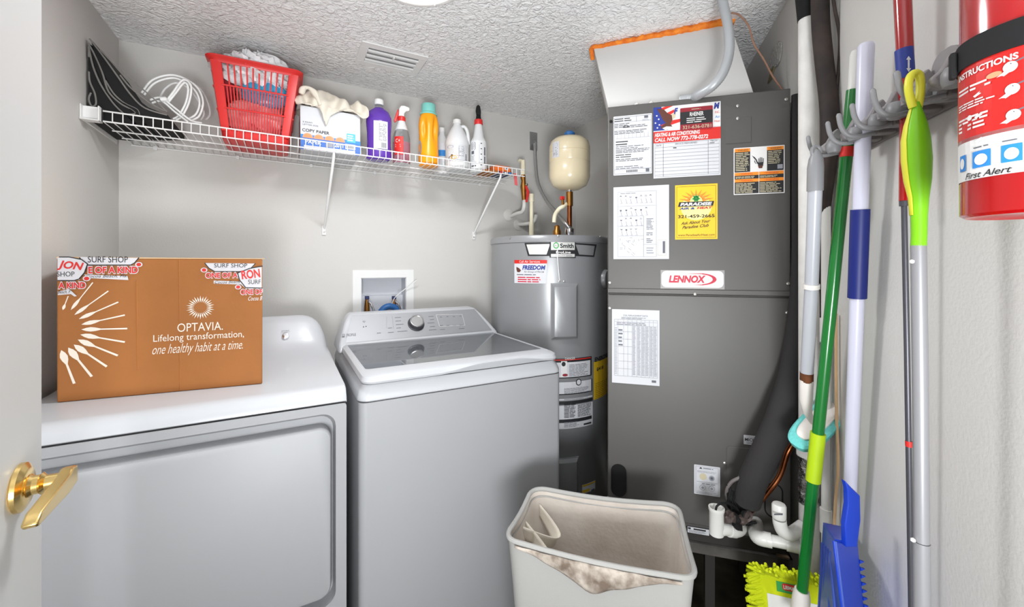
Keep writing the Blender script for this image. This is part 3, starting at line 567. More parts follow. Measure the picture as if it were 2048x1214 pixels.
# ---- red laundry basket
bk = thing('laundry_basket', (-0.10, 1.95, dz(-.1)), 'red slatted plastic basket full of laundry on the shelf', 'basket')
B0, B1 = dz(-0.1)+0.006, ZC+0.752
bx0, bx1, by0, by1 = -0.207, 0.006, 1.835, 2.035; tx0, tx1, ty0, ty1 = -0.245, 0.048, 1.815, 2.075
def bpt(s, t, h, side):   # corner-to-corner position s on a side at height h
    x0, x1, y0, y1 = (bx0+(tx0-bx0)*h, bx1+(tx1-bx1)*h, by0+(ty0-by0)*h, by1+(ty1-by1)*h); z = B0+(B1-B0)*h
    A_ = {'f': (Vector((x0, y0, z)), Vector((x1, y0, z))), 'r': (Vector((x1, y0, z)), Vector((x1, y1, z))), 'b': (Vector((x1, y1, z)), Vector((x0, y1, z))), 'l': (Vector((x0, y1, z)), Vector((x0, y0, z)))}[side]
    return A_[0].lerp(A_[1], s)
def bring(h, r=0.03, e=0.0, z=None):
    x0, x1, y0, y1 = (bx0+(tx0-bx0)*h-e, bx1+(tx1-bx1)*h+e, by0+(ty0-by0)*h-e, by1+(ty1-by1)*h+e); zz = B0+(B1-B0)*h if z is None else z
    return [Vector((x, y, zz)) for x, y in rrect(x0, y0, x1, y1, r, 4)]
rim = MB(); rim.ring_loft([bring(0.93), bring(0.97, 0.03, 0.004), bring(0.985, 0.03, 0.010), bring(1.0, 0.03, 0.012), bring(1.012, 0.03, 0.008), bring(1.01, 0.03, 0.0), bring(0.93, 0.03, -0.004)], 'red_plastic', False, False); rim.build('rim', bk)
bot = MB(); bot.ring_loft([bring(0.0, .03, -0.006), bring(0.01, 0.03, 0.0), bring(0.12, .03, 0.0), bring(0.12, .03, -0.003), bring(0.02, .03, -0.003)], 'red_plastic', True, True); bot.build('base', bk)
for s, sd in ((0, 'f'), (0, 'r'), (0, 'b'), (0, 'l')):   # four solid corners
    c = MB(); prev = {'f': 'l', 'r': 'f', 'b': 'r', 'l': 'b'}[sd]
    rings = []
    for h in (0.10, 0.5, 0.95):
        wv = 0.12
        p_, q_, o_ = bpt(wv, 0, h, sd), bpt(1-wv, 0, h, prev), bpt(0, 0, h, sd); inn = (bpt(.5, 0, h, {'f': 'b', 'r': 'l', 'b': 'f', 'l': 'r'}[sd]) - bpt(.5, 0, h, sd)).normalized()*0.003
        e1 = o_.lerp(p_, 0.55); e2 = o_.lerp(q_, 0.55); mid = o_.lerp((p_+q_)/2, 0.22)
        cc = (bpt(.5, 0, h, 'f')+bpt(.5, 0, h, 'b'))/2; sh_ = lambda v: v.lerp(cc, 0.02)
        rings.append([p_, e1, mid, e2, q_, sh_(q_), sh_(e2), sh_(mid), sh_(e1), sh_(p_)])
    c.ring_loft(rings, 'red_plastic'); c.build('corner_panel', bk)
for sd, n1, n2 in (('f', 10, 19), ('r', 7, 13), ('b', 10, 19), ('l', 7, 13)):
    inn = {'f': Vector((0, 1, 0)), 'r': Vector((-1, 0, 0)), 'b': Vector((0, -1, 0)), 'l': Vector((1, 0, 0))}[sd]
    for h0, h1, cnt in ((0.66, 0.94, n1), (0.10, 0.66, n2)):
        for k in range(cnt):
            s = 0.12 + 0.76*(k+1)/(cnt+1); w_ = 0.0048 if cnt == n1 else 0.0042
            p_, q_ = bpt(s, 0, h0, sd), bpt(s, 0, h1, sd); al = (bpt(1, 0, h0, sd)-bpt(0, 0, h0, sd)).normalized()
            c = MB(); c.hexa([p_-al*w_/2, p_+al*w_/2, p_+al*w_/2+inn*.003, p_-al*w_/2+inn*.003, q_-al*w_/2, q_+al*w_/2, q_+al*w_/2+inn*.003, q_-al*w_/2+inn*.003], 'red_plastic'); c.build('slat', bk, smooth=False)
    for h in (0.66, 0.38):
        p_, q_ = bpt(0.1, 0, h, sd), bpt(0.9, 0, h, sd); MB().tube([p_-inn*.001, q_-inn*.001], 0.0032, 'red_plastic', 6).build('cross_band', bk)
# contents
def lump(c, r, m, seed, amp=0.25, n=18, flat=1.0):
    rr_ = random.Random(seed); ph = [(rr_.uniform(0, 6), rr_.uniform(2, 7), rr_.uniform(2, 7)) for _ in range(5)]
    def fn(u, v):
        th, f = 2*math.pi*u, math.pi*v; d_ = Vector((math.cos(th)*math.sin(f), math.sin(th)*math.sin(f), math.cos(f)*flat))
        k = 1 + amp*sum(math.sin(p+a*th*1.0//1*1.0 + a*d_.x*2+b*d_.z*3+d_.y*a) for p, a, b in ph)/5
        return Vector(c) + Vector((d_.x*r[0], d_.y*r[1], d_.z*r[2]))*k
    g_ = MB(); g_.grid(fn, n*2, n, m); return g_
mx, my = -0.1, 1.945
tag(lump((mx, my-0.045, ZC+0.742), (0.128, 0.075, 0.075), 'white_cloth', 2, 0.35, 30).build('lace_cloth', subsurf=0), 'white lacy cloth heaped over the top of the red basket', 'cloth')
ol = lump((mx+0.03, my-0.085, ZC+0.655), (0.085, 0.02, 0.05), 'blue_pack', 5, 0.12); tag(ol.build('blue_package'), 'shiny blue package showing through the basket slots', 'package')
tag(lump((mx-0.005, my-0.07, ZC+0.56), (0.10, 0.03, 0.075), 'pink_pack', 9, 0.2).build('pink_bag'), 'crinkled pink plastic bag low in the red basket', 'bag')
tag(lump((mx-0.10, my-0.06, ZC+0.655), (0.03, 0.03, 0.045), 'red_cloth', 11, 0.2).build('red_cloth'), 'dark red cloth at the left inside the red basket', 'cloth')
tag(lump((mx+0.115, my-0.05, ZC+0.66), (0.022, 0.03, 0.05), 'navy', 12, 0.2).build('navy_cloth'), 'navy patterned cloth at the right inside the red basket', 'cloth')

# ---- copy paper box with cloth on top
CX0, CX1, CY0, CY1 = 0.050, 0.276, 1.842, 2.07; cz = dz(.16)+0.005; cz1 = ZC+0.634
cpb = thing('copy_paper_box', (0.163, 1.95, cz), 'white copy paper carton with orange dots and blue band', 'box')
m = MB(); m.hexa([(CX0, CY0, cz), (CX1, CY0, cz), (CX1, CY1, cz), (CX0, CY1, cz), (CX0-0.002, CY0, cz1), (CX1, CY0+0.003, cz1-0.003), (CX1, CY1, cz1), (CX0, CY1, cz1)], 'paper'); m.build('carton', cpb, bevel=0.002)
a = Art(plane_fn((CX0, CY0-0.0004, cz), Vector((1, 0, 0)), EZ, Vector((0, -1, 0))))
def cpx(u, v): p = onY(u, v, CY0); return p.x-CX0, p.z-cz
a.rect(0.0, cpx(598, 290)[1], 0.226, cpx(598, 265)[1]-0.004, 'ink_sky', 1)
mat('carton_blue', (58, 108, 190), 0.5); a.rect(0.0, 0.0, 0.226, 0.046, 'carton_blue', 2); a.rect(0.012, 0.0, 0.205, 0.018, 'paper', 3)
a.text('PAPER', 0.018, 0.026, 0.075, 0.040, 'ink_white', 4, bold=.02); a.rect(0.092, 0.021, 0.118, 0.043, 'ink_pale', 4); a.text('2011', 0.125, 0.024, 0.158, 0.042, 'ink_white', 4, bold=.03); a.rect(0.166, 0.022, 0.206, 0.044, 'paper', 4)
for k in range(9): a.rect(0.170+k*0.0035, 0.026, 0.1718+k*0.0035, 0.041, 'ink_grey', 5)
for k in range(4):
    c_ = 0.026+k*0.040; a.disc(c_, 0.048, 0.019, 0.019, 'ink_peach', 2, 18, 0, 180); a.lines(c_-0.012, 0.052, c_+0.012, 0.062, 2, 'ink_orange', 3)
a.rect(0.172, 0.052, 0.206, 0.088, 'ink_teal', 2); a.lines(0.175, 0.056, 0.203, 0.084, 3, 'ink_white', 3, w=.5)
a.text('COPY PAPER', 0.006, 0.072, 0.105, 0.084, 'ink', 2, bold=.01); a.text('8 REAM', 0.008, 0.108, 0.042, 0.113, 'ink_grey', 2); a.text('LETTER SIZE', 0.008, 0.098, 0.064, 0.103, 'ink_grey', 2)
a.build('carton_print', cpb)
cl = MB(); t0 = cz1
def ctop(x):   # height of the heap along the carton
    return 0.030 + 0.042*math.exp(-((x-0.075)/0.028)**2) + 0.062*math.exp(-((x-0.135)/0.036)**2) + 0.036*math.exp(-((x-0.205)/0.035)**2) + 0.044*math.exp(-((x-0.285)/0.022)**2)
def cdrop(x): return 0.002 + 0.058*math.exp(-((x-0.142)/0.014)**2) + 0.026*math.exp(-((x-0.165)/0.03)**2) + 0.020*math.exp(-((x-0.285)/0.02)**2)
def cloth(u, v):
    x = 0.028 + 0.272*u; b_ = ctop(x); h_ = cdrop(x)
    if v < .22: f_ = v/.22; y = CY0-0.010+0.003*math.sin(x*90); z = t0 - h_*(1-f_) + .003
    elif v < .6: f_ = (v-.22)/.38; y = CY0-0.010 + 0.085*f_**1.4; z = t0 + .003 + (b_)*math.sin(f_*math.pi/2)**0.9
    else: f_ = (v-.6)/.4; y = CY0+0.075+0.12*f_; z = t0 + .006 + b_*(1-0.75*f_)
    w_ = min(1, v/.22)
    y += w_*(0.011*math.sin(x*70+v*9) + 0.006*math.sin(x*131-v*14+1)); z += w_*(0.006*math.sin(x*85+v*11) + 0.004*math.sin(x*47-v*22)); x += 0.010*math.sin(v*9+x*22)
    return Vector((x, y, max(z, t0 + 0.004) if y > CY0-.004 and .05 < x < .276 else z))
cl.grid(cloth, 60, 30, 'cloth_beige')
cl.tube(smooth_path([Vector((.052, CY0-.010, t0+.040)), Vector((.060, CY0-.014, t0+.060)), Vector((.078, CY0-.015, t0+.066)), Vector((.098, CY0-.016, t0+.052)), Vector((.112, CY0-.018, t0+.026)), Vector((.120, CY0-.018, t0+.004))], 5), [.008+.003*math.sin(i*.5) for i in range(26)], 'cloth_beige', 10)
clo = cl.build('folded_cloth', solid=0.003, fix=False); tag(clo, 'rumpled cream cloth draped over the copy paper box', 'cloth')

# ---- bottles
def lab(c, r, u_mid, x0, x1, z0, z1):   # label facing function: centred on the direction of pixel column u
    th = math.atan2(-c.y, -c.x)
    return cyl_fn(c, r, th, 0)
def bottle(name, u, Y, label, cat, group='cleaning bottles on the wire shelf'):
    p = onY(u, 300, Y); p.z = dz(p.x)+0.002; return thing(name, p, label, cat, group), p
def wrap(root, name, c, r, x0, x1, z0, z1, m, extra=None, sx=1.0, seg=10):
    th = math.atan2(-c.y, -c.x)
    fn = lambda x, y, l: Vector((c.x + (r+0.0006+l)*math.cos(th + x/r), c.y + (r+0.0006+l)*math.sin(th + x/r), c.z + y))
    a = Art(fn); a.rect(x0, z0, x1, z1, m, 1, seg)
    if extra: extra(a)
    return a.build(name, root)
# purple cleaner
t, c = bottle('cleaner_bottle', 758, 1.865, 'tall purple liquid cleaner bottle with white cap', 'bottle'); k = math.atan2(-c.y, -c.x)+math.pi/2
m = MB(); m.lathe(c, [(0.045, 0), (0.053, 0.005), (0.053, 0.03), (0.049, 0.07), (0.050, 0.12), (0.054, 0.165), (0.052, 0.19), (0.042, 0.213), (0.024, 0.226), (0.019, 0.231)], 'purple', 36, sy=0.62, rot=k); m.build('bottle_body', t)
m = MB(); m.lathe(c, [(0.017, 0.230), (0.017, 0.248)], 'clear', 20); m.build('bottle_neck', t); m = MB(); m.lathe(c, [(0.0195, 0.243), (0.0195, 0.262), (0.018, 0.266), (0.01, 0.267)], 'white_metal', 24); m.build('cap', t)
fr = Vector((-c.x, -c.y, 0)).normalized(); rt = Vector((-fr.y, fr.x, 0)) ; 
a = Art(lambda x, y, l: c + rt*x + EZ*y + fr*(0.0335*math.sqrt(max(0.02, 1-(x/0.058)**2)) + l)); a.rect(-0.022, 0.045, 0.036, 0.165, 'paper', 1, 8); a.rect(-0.022, 0.045, -0.003, 0.165, 'ink_white', 2, 3); a.lines(-0.0, 0.08, 0.033, 0.155, 14, 'ink_grey', 2)
for q_ in range(7): a.rect(0.010+q_*0.003, 0.05, 0.0114+q_*0.003, 0.072, 'ink', 2)
a.build('label_sheet', t)
# pink spray bottle, white/red trigger
def trigger(t, c, z, mh, mt, s=1.0, flip=1):
    rt_ = Vector((fr_.y, -fr_.x, 0)) * -flip
    m = MB(); m.prism([(-0.012, 0), (0.012, 0), (0.012, 0.016), (0.020, 0.026), (0.032, 0.028), (0.036, 0.034), (0.034, 0.044), (0.018, 0.050), (-0.004, 0.048), (-0.010, 0.036)], c+EZ*z - fr_*0.009, rt_*s, EZ*s, fr_*0.018, mh); m.build('spray_head', t, bevel=0.003)
    m = MB(); m.prism([(-0.012, 0.034), (-0.018, 0.030), (-0.024, 0.012), (-0.034, -0.018), (-0.030, -0.028), (-0.022, -0.022), (-0.016, 0.0), (-0.012, 0.012)], c+EZ*z - fr_*0.005, rt_*s, EZ*s, fr_*0.010, mt); m.build('trigger', t, bevel=0.002)
t, c = bottle('spray_bottle', 803, 1.875, 'small spray bottle with pink liquid, red label and white trigger head', 'spray bottle'); fr_ = Vector((-c.x, -c.y, 0)).normalized()
m = MB(); m.lathe(c, [(0.034, 0.001), (0.036, 0.004), (0.036, 0.095)], 'clear_pink', 30); m.build('liquid', t, label=None) if False else m.build('liquid', t)
m = MB(); m.lathe(c, [(0.037, 0), (0.0385, 0.004), (0.0385, 0.115), (0.030, 0.15), (0.018, 0.185), (0.015, 0.20)], 'clear', 30); m.mi = [m._mi('milky') if i > 95 else q_ for i, q_ in enumerate(m.mi)]; m.build('bottle_body', t)
m = MB(); m.lathe(c, [(0.017, 0.192), (0.018, 0.196), (0.018, 0.210), (0.015, 0.214)], 'red_plastic', 20); m.build('collar', t); trigger(t, c, 0.213, 'white_metal', 'red_plastic', 1.0, 1)
def ex(a):
    a.text('C+', -0.026, 0.088, -0.006, 0.104, 'ink_white', 2); a.lines(-0.027, 0.065, -0.002, 0.082, 2, 'ink_white', 2, w=.5); a.lines(-0.027, 0.038, 0.0, 0.045, 1, 'ink_white', 2)
wrap(t, 'label_sheet', c, 0.0385, -0.033, 0.008, 0.034, 0.115, 'ink_red', ex)
# orange detergent jug
t, c = bottle('detergent_jug', 857, 1.865, 'orange detergent bottle with aqua cap and moulded grips', 'bottle'); 
m = MB(); NS = 40
def jug(u, v):
    z = [0, 0.004, 0.02, 0.06, 0.10, 0.14, 0.175, 0.20, 0.222, 0.232, 0.24][min(int(v*10), 10)]; r_ = [0.036, 0.043, 0.045, 0.046, 0.044, 0.0435, 0.045, 0.045, 0.042, 0.038, 0.036][min(int(v*10), 10)]
    th = 2*math.pi*u; th0 = math.atan2(-c.y, -c.x)
    dth = (th-th0+math.pi) % (2*math.pi)-math.pi; r2 = r_
    for off in (-0.55, 0.75):
        e = ((dth-off)/0.30)**2 + ((z-0.165)/0.05)**2
        r2 -= 0.012*math.exp(-e*1.2)
    return c + Vector((math.cos(th)*r2, math.sin(th)*r2*1.0, z))
zz_ = [0, 0.004, 0.02, 0.06, 0.10, 0.12, 0.14, 0.155, 0.17, 0.185, 0.20, 0.222, 0.232, 0.24]; rr__ = [0.036, 0.043, 0.045, 0.046, 0.044, 0.0435, 0.0435, 0.044, 0.045, 0.0455, 0.045, 0.042, 0.038, 0.036]
rings = []; th0 = math.atan2(-c.y, -c.x)
for z, r_ in zip(zz_, rr__):
    ring = []
    for k in range(64):
        th = 2*math.pi*k/64; dth = (th-th0+math.pi) % (2*math.pi)-math.pi; r2 = r_
        for off in (-0.5, 0.8): r2 -= 0.016*math.exp(-(abs((dth-off)/0.27)**3 + abs((z-0.165)/0.045)**3))
        ring.append(c + Vector((math.cos(th)*r2, math.sin(th)*r2, z)))
    rings.append(ring)
m.ring_loft(rings, 'orange_plastic'); m.build('bottle_body', t, angle=60)
m = MB(); m.lathe(c, [(0.040, 0.238), (0.040, 0.243), (0.033, 0.252), (0.032, 0.285), (0.029, 0.290), (0.02, 0.291)], 'aqua', 30); m.build('cap', t)
a = Art(lambda x, y, l: Vector((c.x+(0.0475+l)*math.cos(th0+x/0.046), c.y+(0.0475+l)*math.sin(th0+x/0.046), c.z+y))); a.disc(-0.044, 0.08, 0.012, 0.034, 'ink_pale', 1); a.disc(-0.046, 0.08, 0.006, 0.02, 'ink_orange', 2); a.build('label_sheet', t)
# clear bottle behind
t, c = bottle('cleaner_bottle', 884, 1.99, 'clear bottle with blue and white label half hidden behind vinegar jug', 'bottle')
m = MB(); m.lathe(c, [(0.038, 0), (0.04, 0.004), (0.04, 0.14), (0.03, 0.17), (0.014, 0.2), (0.012, 0.22)], 'milky', 28); m.build('bottle_body', t)
wrap(t, 'label_sheet', c, 0.04, -0.035, 0.03, 0.02, 0.15, 'paper', lambda a: (a.rect(-0.03, 0.085, 0.02, 0.115, 'ink_sky', 2, 6), a.lines(-0.03, 0.03, 0.02, 0.06, 4, 'ink_teal', 2)))
MB().lathe(c, [(0.014, 0.215), (0.014, 0.235), (0.008, 0.236)], 'white_metal', 20).build('cap', t)
# vinegar jug
t, c = bottle('vinegar_jug', 914, 1.875, 'translucent white gallon jug with loop handle and printed label', 'jug'); fr_ = Vector((-c.x, -c.y, 0)).normalized(); rt_ = Vector((-fr_.y, fr_.x, 0)); R_ = -rt_ if (D(914+50)-D(914)).dot(rt_) < 0 else rt_
m = MB(); m.lathe(c, [(0.050, 0), (0.057, 0.005), (0.058, 0.03), (0.056, 0.035), (0.056, 0.115), (0.058, 0.12), (0.058, 0.135), (0.050, 0.16), (0.034, 0.195), (0.022, 0.215), (0.018, 0.222), (0.018, 0.232)], 'milky', 36); m.build('bottle_body', t)
m = MB(); m.tube(smooth_path([c+R_*0.016+EZ*0.212, c+R_*0.034+EZ*0.216, c+R_*0.047+EZ*0.200, c+R_*0.054+EZ*0.165, c+R_*0.055+EZ*0.130]), 0.0085, 'milky', 12); m.build('handle', t)
MB().lathe(c, [(0.0205, 0.228), (0.0205, 0.234), (0.019, 0.238), (0.019, 0.246), (0.015, 0.249)], 'white_metal', 24).build('cap', t)
def ex(a):
    a.disc(-0.033, 0.104, 0.016, 0.007, 'ink', 2); a.text('ORGANIC', -0.043, 0.087, -0.020, 0.092, 'ink_tan', 2); a.lines(-0.045, 0.072, -0.012, 0.084, 2, 'ink_tan', 2, w=.5)
    a.disc(-0.032, 0.05, 0.010, 0.010, 'ink_brown', 2); a.disc(-0.016, 0.054, 0.014, 0.009, 'ink_yellow', 3); a.disc(-0.003, 0.056, 0.012, 0.008, 'ink_peach', 2); a.disc(-0.024, 0.062, 0.006, 0.006, 'ink_brown', 2)
    a.lines(0.008, 0.06, 0.040, 0.108, 9, 'ink_grey', 2); a.frame(0.008, 0.06, 0.035, 0.10, 0.0006, 'ink_grey', 3)
    for k in range(5): a.rect(0.042, 0.045+k*0.006, 0.052, 0.048+k*0.006, 'ink', 2)
wrap(t, 'label_sheet', c, 0.056, -0.055, 0.055, 0.036, 0.114, 'paper', ex, seg=16)
# white spray bottle with black/red trigger
t, c = bottle('spray_bottle', 957, 1.862, 'tall white spray bottle with black trigger head and red collar', 'spray bottle'); fr_ = Vector((-c.x, -c.y, 0)).normalized()
m = MB(); m.lathe(c, [(0.040, 0), (0.043, 0.004), (0.043, 0.14), (0.041, 0.152), (0.028, 0.175), (0.021, 0.215), (0.018, 0.24)], 'milky', 32); m.build('bottle_body', t)
MB().lathe(c, [(0.0205, 0.238), (0.0215, 0.242), (0.020, 0.262), (0.016, 0.264)], 'red_plastic', 22).build('collar', t)
m = MB(); m.lathe(c, [(0.015, 0.262), (0.012, 0.275), (0.010, 0.30)], 'black_rubber', 14); m.prism([(-0.010, 0.285), (0.010, 0.28), (0.012, 0.30), (0.008, 0.325), (-0.002, 0.332), (-0.010, 0.325), (-0.014, 0.305)], c - fr_*0.012, Vector((-fr_.y, fr_.x, 0)), EZ, fr_*0.03, 'black_rubber'); m.build('spray_head', t, bevel=0.002)
def ex(a):
    a.poly(rrect(-0.036, 0.105, -0.015, 0.142, 0.006, 4), 'ink', 2); a.lines(-0.033, 0.110, -0.018, 0.137, 4, 'ink_pale', 3); a.rect(-0.037, 0.085, -0.022, 0.10, 'ink_grey', 2, 2); a.rect(-0.037, 0.025, -0.012, 0.030, 'ink', 2, 3); a.lines(-0.037, 0.055, -0.02, 0.082, 5, 'ink_grey', 2)
    a.line(0.004, 0.035, 0.004, 0.13, 0.0008, 'ink_grey')
    for k in range(5): a.rect(0.010, 0.030+k*0.026, 0.017, 0.034+k*0.026, 'ink', 2)
    a.rect(0.028, 0.04, 0.036, 0.075, 'ink_grey', 2, 2); a.rect(0.028, 0.08, 0.036, 0.12, 'ink_grey', 2, 2)
wrap(t, 'label_sheet', c, 0.043, -0.041, 0.038, 0.015, 0.15, 'ink_pale' if False else 'milky', ex)
# orange carton and flat packets at the right end
p = onY(1008, 330, 1.84); bxx = p.x; z0 = dz(bxx)+0.014
oc = thing('detergent_carton', (bxx, 1.86, z0), 'small orange carton with open flap at the right end of the shelf', 'box')
m = MB(); m.box((bxx-0.055, 1.83, z0), (bxx+0.028, 1.93, z0+0.034), 'ink_orange'); mat('carton_orange', (232, 110, 34), 0.45); m.mi = [0]*len(m.mi); m.m = ['carton_orange']; m.build('carton', oc, bevel=0.001)
m = MB(); m.hexa([(bxx+0.029, 1.832, z0), (bxx+0.031, 1.832, z0), (bxx+0.085, 1.90, z0), (bxx+0.083, 1.90, z0), (bxx+0.029, 1.832, z0+0.034), (bxx+0.031, 1.832, z0+0.034), (bxx+0.080, 1.90, z0+0.006), (bxx+0.078, 1.90, z0+0.006)], 'carton_orange'); m.build('open_flap', oc)
a = Art(plane_fn((bxx-0.055, 1.8293, z0), Vector((1, 0, 0)), EZ, Vector((0, -1, 0)))); a.poly(rrect(0.052, 0.014, 0.074, 0.030, 0.005, 3), 'ink_white', 1); a.text('A', 0.057, 0.017, 0.069, 0.028, 'ink_blue', 2, bold=.05, shear=.3); a.build('carton_print', oc)
for k, (x0, x1, mm, lb) in enumerate(((-0.13, -0.055, 'cardboard', 'brown flattened packet lying left of the orange carton'), (-0.050, 0.03, 'navy', 'flat red and blue packet lying under the orange carton'))):
    pk = MB(); z1 = dz(bxx)+0.0025; pk.box((bxx+x0, 1.80, z1), (bxx+x1, 1.94, z1+0.009), mm)
    if k: 
        for j in range(3): pk.box((bxx+x0+0.008+j*0.024, 1.7995, z1+0.001), (bxx+x0+0.02+j*0.024, 1.80, z1+0.008), ['ink_red', 'ink_white', 'ink_sky'][j])
    tag(pk.build('flat_packet', bevel=0.001), lb, 'packet')
pt = onY(1034, 352, 1.80); tg = MB(); tg.hexa([(pt.x-0.012, 1.80, pt.z-0.045), (pt.x+0.004, 1.80, pt.z-0.048), (pt.x+0.004, 1.803, pt.z-0.048), (pt.x-0.012, 1.803, pt.z-0.045), (pt.x-0.018, 1.80, pt.z+0.012), (pt.x-0.002, 1.80, pt.z+0.012), (pt.x-0.002, 1.803, pt.z+0.012), (pt.x-0.018, 1.803, pt.z+0.012)], 'ink_red'); mat('tag_red', (214, 96, 100), 0.5); tg.m = ['tag_red']; tag(tg.build('hanging_tag'), 'small faded red tag hanging under the right end of the shelf', 'tag')
# ================================================================ water heater
HT = ZC+0.128
wh = thing('water_heater', (HC.x, HC.y, 0), 'grey cylindrical water heater in the back corner', 'water heater')
MB().lathe(HC, [(HR-0.006, 0.03), (HR, 0.04), (HR, HT-0.033)], 'heater_grey', 96).build('tank_jacket', wh)
MB().lathe(HC, [(HR+0.001, HT-0.034), (HR+0.004, HT-0.032), (HR+0.004, HT-0.012), (HR-0.002, HT-0.002), (HR-0.02, HT), (0.02, HT+0.004)], 'heater_grey', 96).build('top_cap', wh)
MB().lathe(HC, [(HR-0.01, 0.0), (HR+0.003, 0.004), (HR+0.003, 0.028), (HR-0.002, 0.028)], 'ahu_dark', 64).build('drain_pan', wh)
def hx(u, v, r=HR):      # pixel -> (arc x, z) on the jacket, origin at the direction facing the camera
    p = onCyl(u, v, HC, r); th = math.atan2(p.y-HC.y, p.x-HC.x); return (th-TH0)*r, p.z
TH0 = math.atan2(-HC.y, -HC.x)
hfn = lambda lift: (lambda x, y, l: Vector((HC.x+(HR+lift+l)*math.cos(TH0+x/HR), HC.y+(HR+lift+l)*math.sin(TH0+x/HR), y)))
def hscrew(u, v, rr_=HR):
    p = onCyl(u, v, HC, rr_); n_ = Vector((p.x-HC.x, p.y-HC.y, 0)).normalized(); MB().lathe(p, [(0.0045, 0), (0.004, 0.003), (0.001, 0.004)], 'screw', 10, axis=n_).build('screw', wh)
for u, v in ((1020, 476), (1116, 471), (1200, 473)): hscrew(u, v, HR+0.004)
# badge
a = Art(hfn(0.0006)); mat('badge_silver', (226, 226, 222), 0.3, 0.3)
def hq(*pts): return [hx(u, v) for u, v in pts]
def hpoly(pts, m, ly):   # subdivide along u for curvature: split wide quads (tl,tr,br,bl)
    tl, tr, br, bl = pts; n = 6
    for i in range(n):
        f, g = i/n, (i+1)/n; L = lambda A_, B_, t: (A_[0]+(B_[0]-A_[0])*t, A_[1]+(B_[1]-A_[1])*t)
        a.poly([L(tl, tr, f), L(tl, tr, g), L(bl, br, g), L(bl, br, f)], m, ly)
hpoly(hq((1049, 486), (1101, 485), (1101, 512), (1056, 512)), 'ink', 1); hpoly(hq((1053, 489), (1100, 488), (1093, 509), (1059, 509)), 'badge_silver', 2)
hpoly(hq((1150, 486), (1193, 489), (1188, 514), (1150, 512)), 'ink', 1); hpoly(hq((1151, 489), (1189, 492), (1186, 511), (1158, 509)), 'heater_grey', 2)
hpoly(hq((1099, 480), (1151, 480), (1151, 516), (1099, 515)), 'ink', 3); hpoly(hq((1102, 482), (1149, 482), (1149, 500), (1102, 500)), 'badge_silver', 4); hpoly(hq((1102, 508), (1149, 508), (1149, 514), (1102, 514)), 'badge_silver', 4)
x0, y0 = hx(1112, 491); a.disc(x0, y0, 0.013, 0.014, 'ink_green', 5); a.disc(x0, y0, 0.009, 0.009, 'badge_silver', 6); a.text('AO', x0-0.008, y0-0.005, x0+0.008, y0+0.005, 'ink', 7)
def htext(t_, u0, v0, u1, v1, m, **k):
    x0, y0 = hx(u0, v1); x1, _ = hx(u1, v1); _, y1 = hx(u0, v0); a.text(t_, x0, y0, x1, y1, m, **k)
htext('Smith', 1120, 487, 1147, 496, 'ink', layer=5, bold=.03); htext('ProLine', 1112, 502, 1141, 507, 'ink_white', layer=5, bold=.03); htext('CAPACITY SERIES', 1107, 510, 1144, 513, 'ink_grey', layer=5)
a.build('name_badge', wh)
# service sticker
a = Art(hfn(0.0006)); hpoly(hq((1029, 520), (1094, 520), (1093, 567), (1029, 566)), 'paper', 1); hpoly(hq((1029, 520), (1094, 520), (1094, 527), (1029, 527)), 'ink_red', 2)
htext('Call Air Services', 1039, 521, 1080, 525.5, 'ink_white', layer=3); htext('FREEDOM', 1045, 530.5, 1091, 539.5, 'ink_blue', layer=3, bold=.04, shear=.2); htext('Air Group of Florida', 1048, 541.5, 1088, 546, 'ink_grey', layer=3, shear=.3)
x0, y0 = hx(1037, 539); a.poly([(x0-0.010, y0+0.012), (x0+0.004, y0+0.006), (x0+0.014, y0-0.004), (x0+0.006, y0-0.012), (x0-0.006, y0-0.011), (x0-0.010, y0)], 'ink_brown', 3)
(xa, ya), (xb, yb) = hx(1036, 565), hx(1087, 553); a.lines(xa, ya, xb, yb, 3, 'ink_crimson', 3, w=.5); (xa, ya), (xb, yb) = hx(1034, 551), hx(1084, 547); a.lines(xa, ya, xb, yb, 1, 'ink_grey', 3)
a.build('service_sticker', wh)
# access covers
def cover(u0, v0, u1, v1, nm):
    (xa, za), (xb, zb) = hx(u0, v1), hx(u1, v0)
    def ring(e, lift, x0=xa, x1=xb, z0=za, z1=zb):
        pts = [(x0+e, z0+e), (x1-e, z0+e), (x1-e, z1-e), (x0+e, z1-e)]; f = hfn(lift); out = []
        for i in range(4):
            p, q_ = pts[i], pts[(i+1) % 4]
            for k in range(5): out.append(f(p[0]+(q_[0]-p[0])*k/5, p[1]+(q_[1]-p[1])*k/5, 0))
        return out
    m_ = MB(); m_.ring_loft([ring(0, -0.004), ring(0, 0.003), ring(0.004, 0.004), ring(0.016, 0.017), ring(0.02, 0.018)], 'heater_grey', cap0=False, cap1=True); m_.build(nm, wh, angle=25)
cover(1101, 566, 1156, 680, 'access_cover'); cover(1100, 912, 1157, 1070, 'access_cover'); hscrew(1118, 562); hscrew(1128, 562)
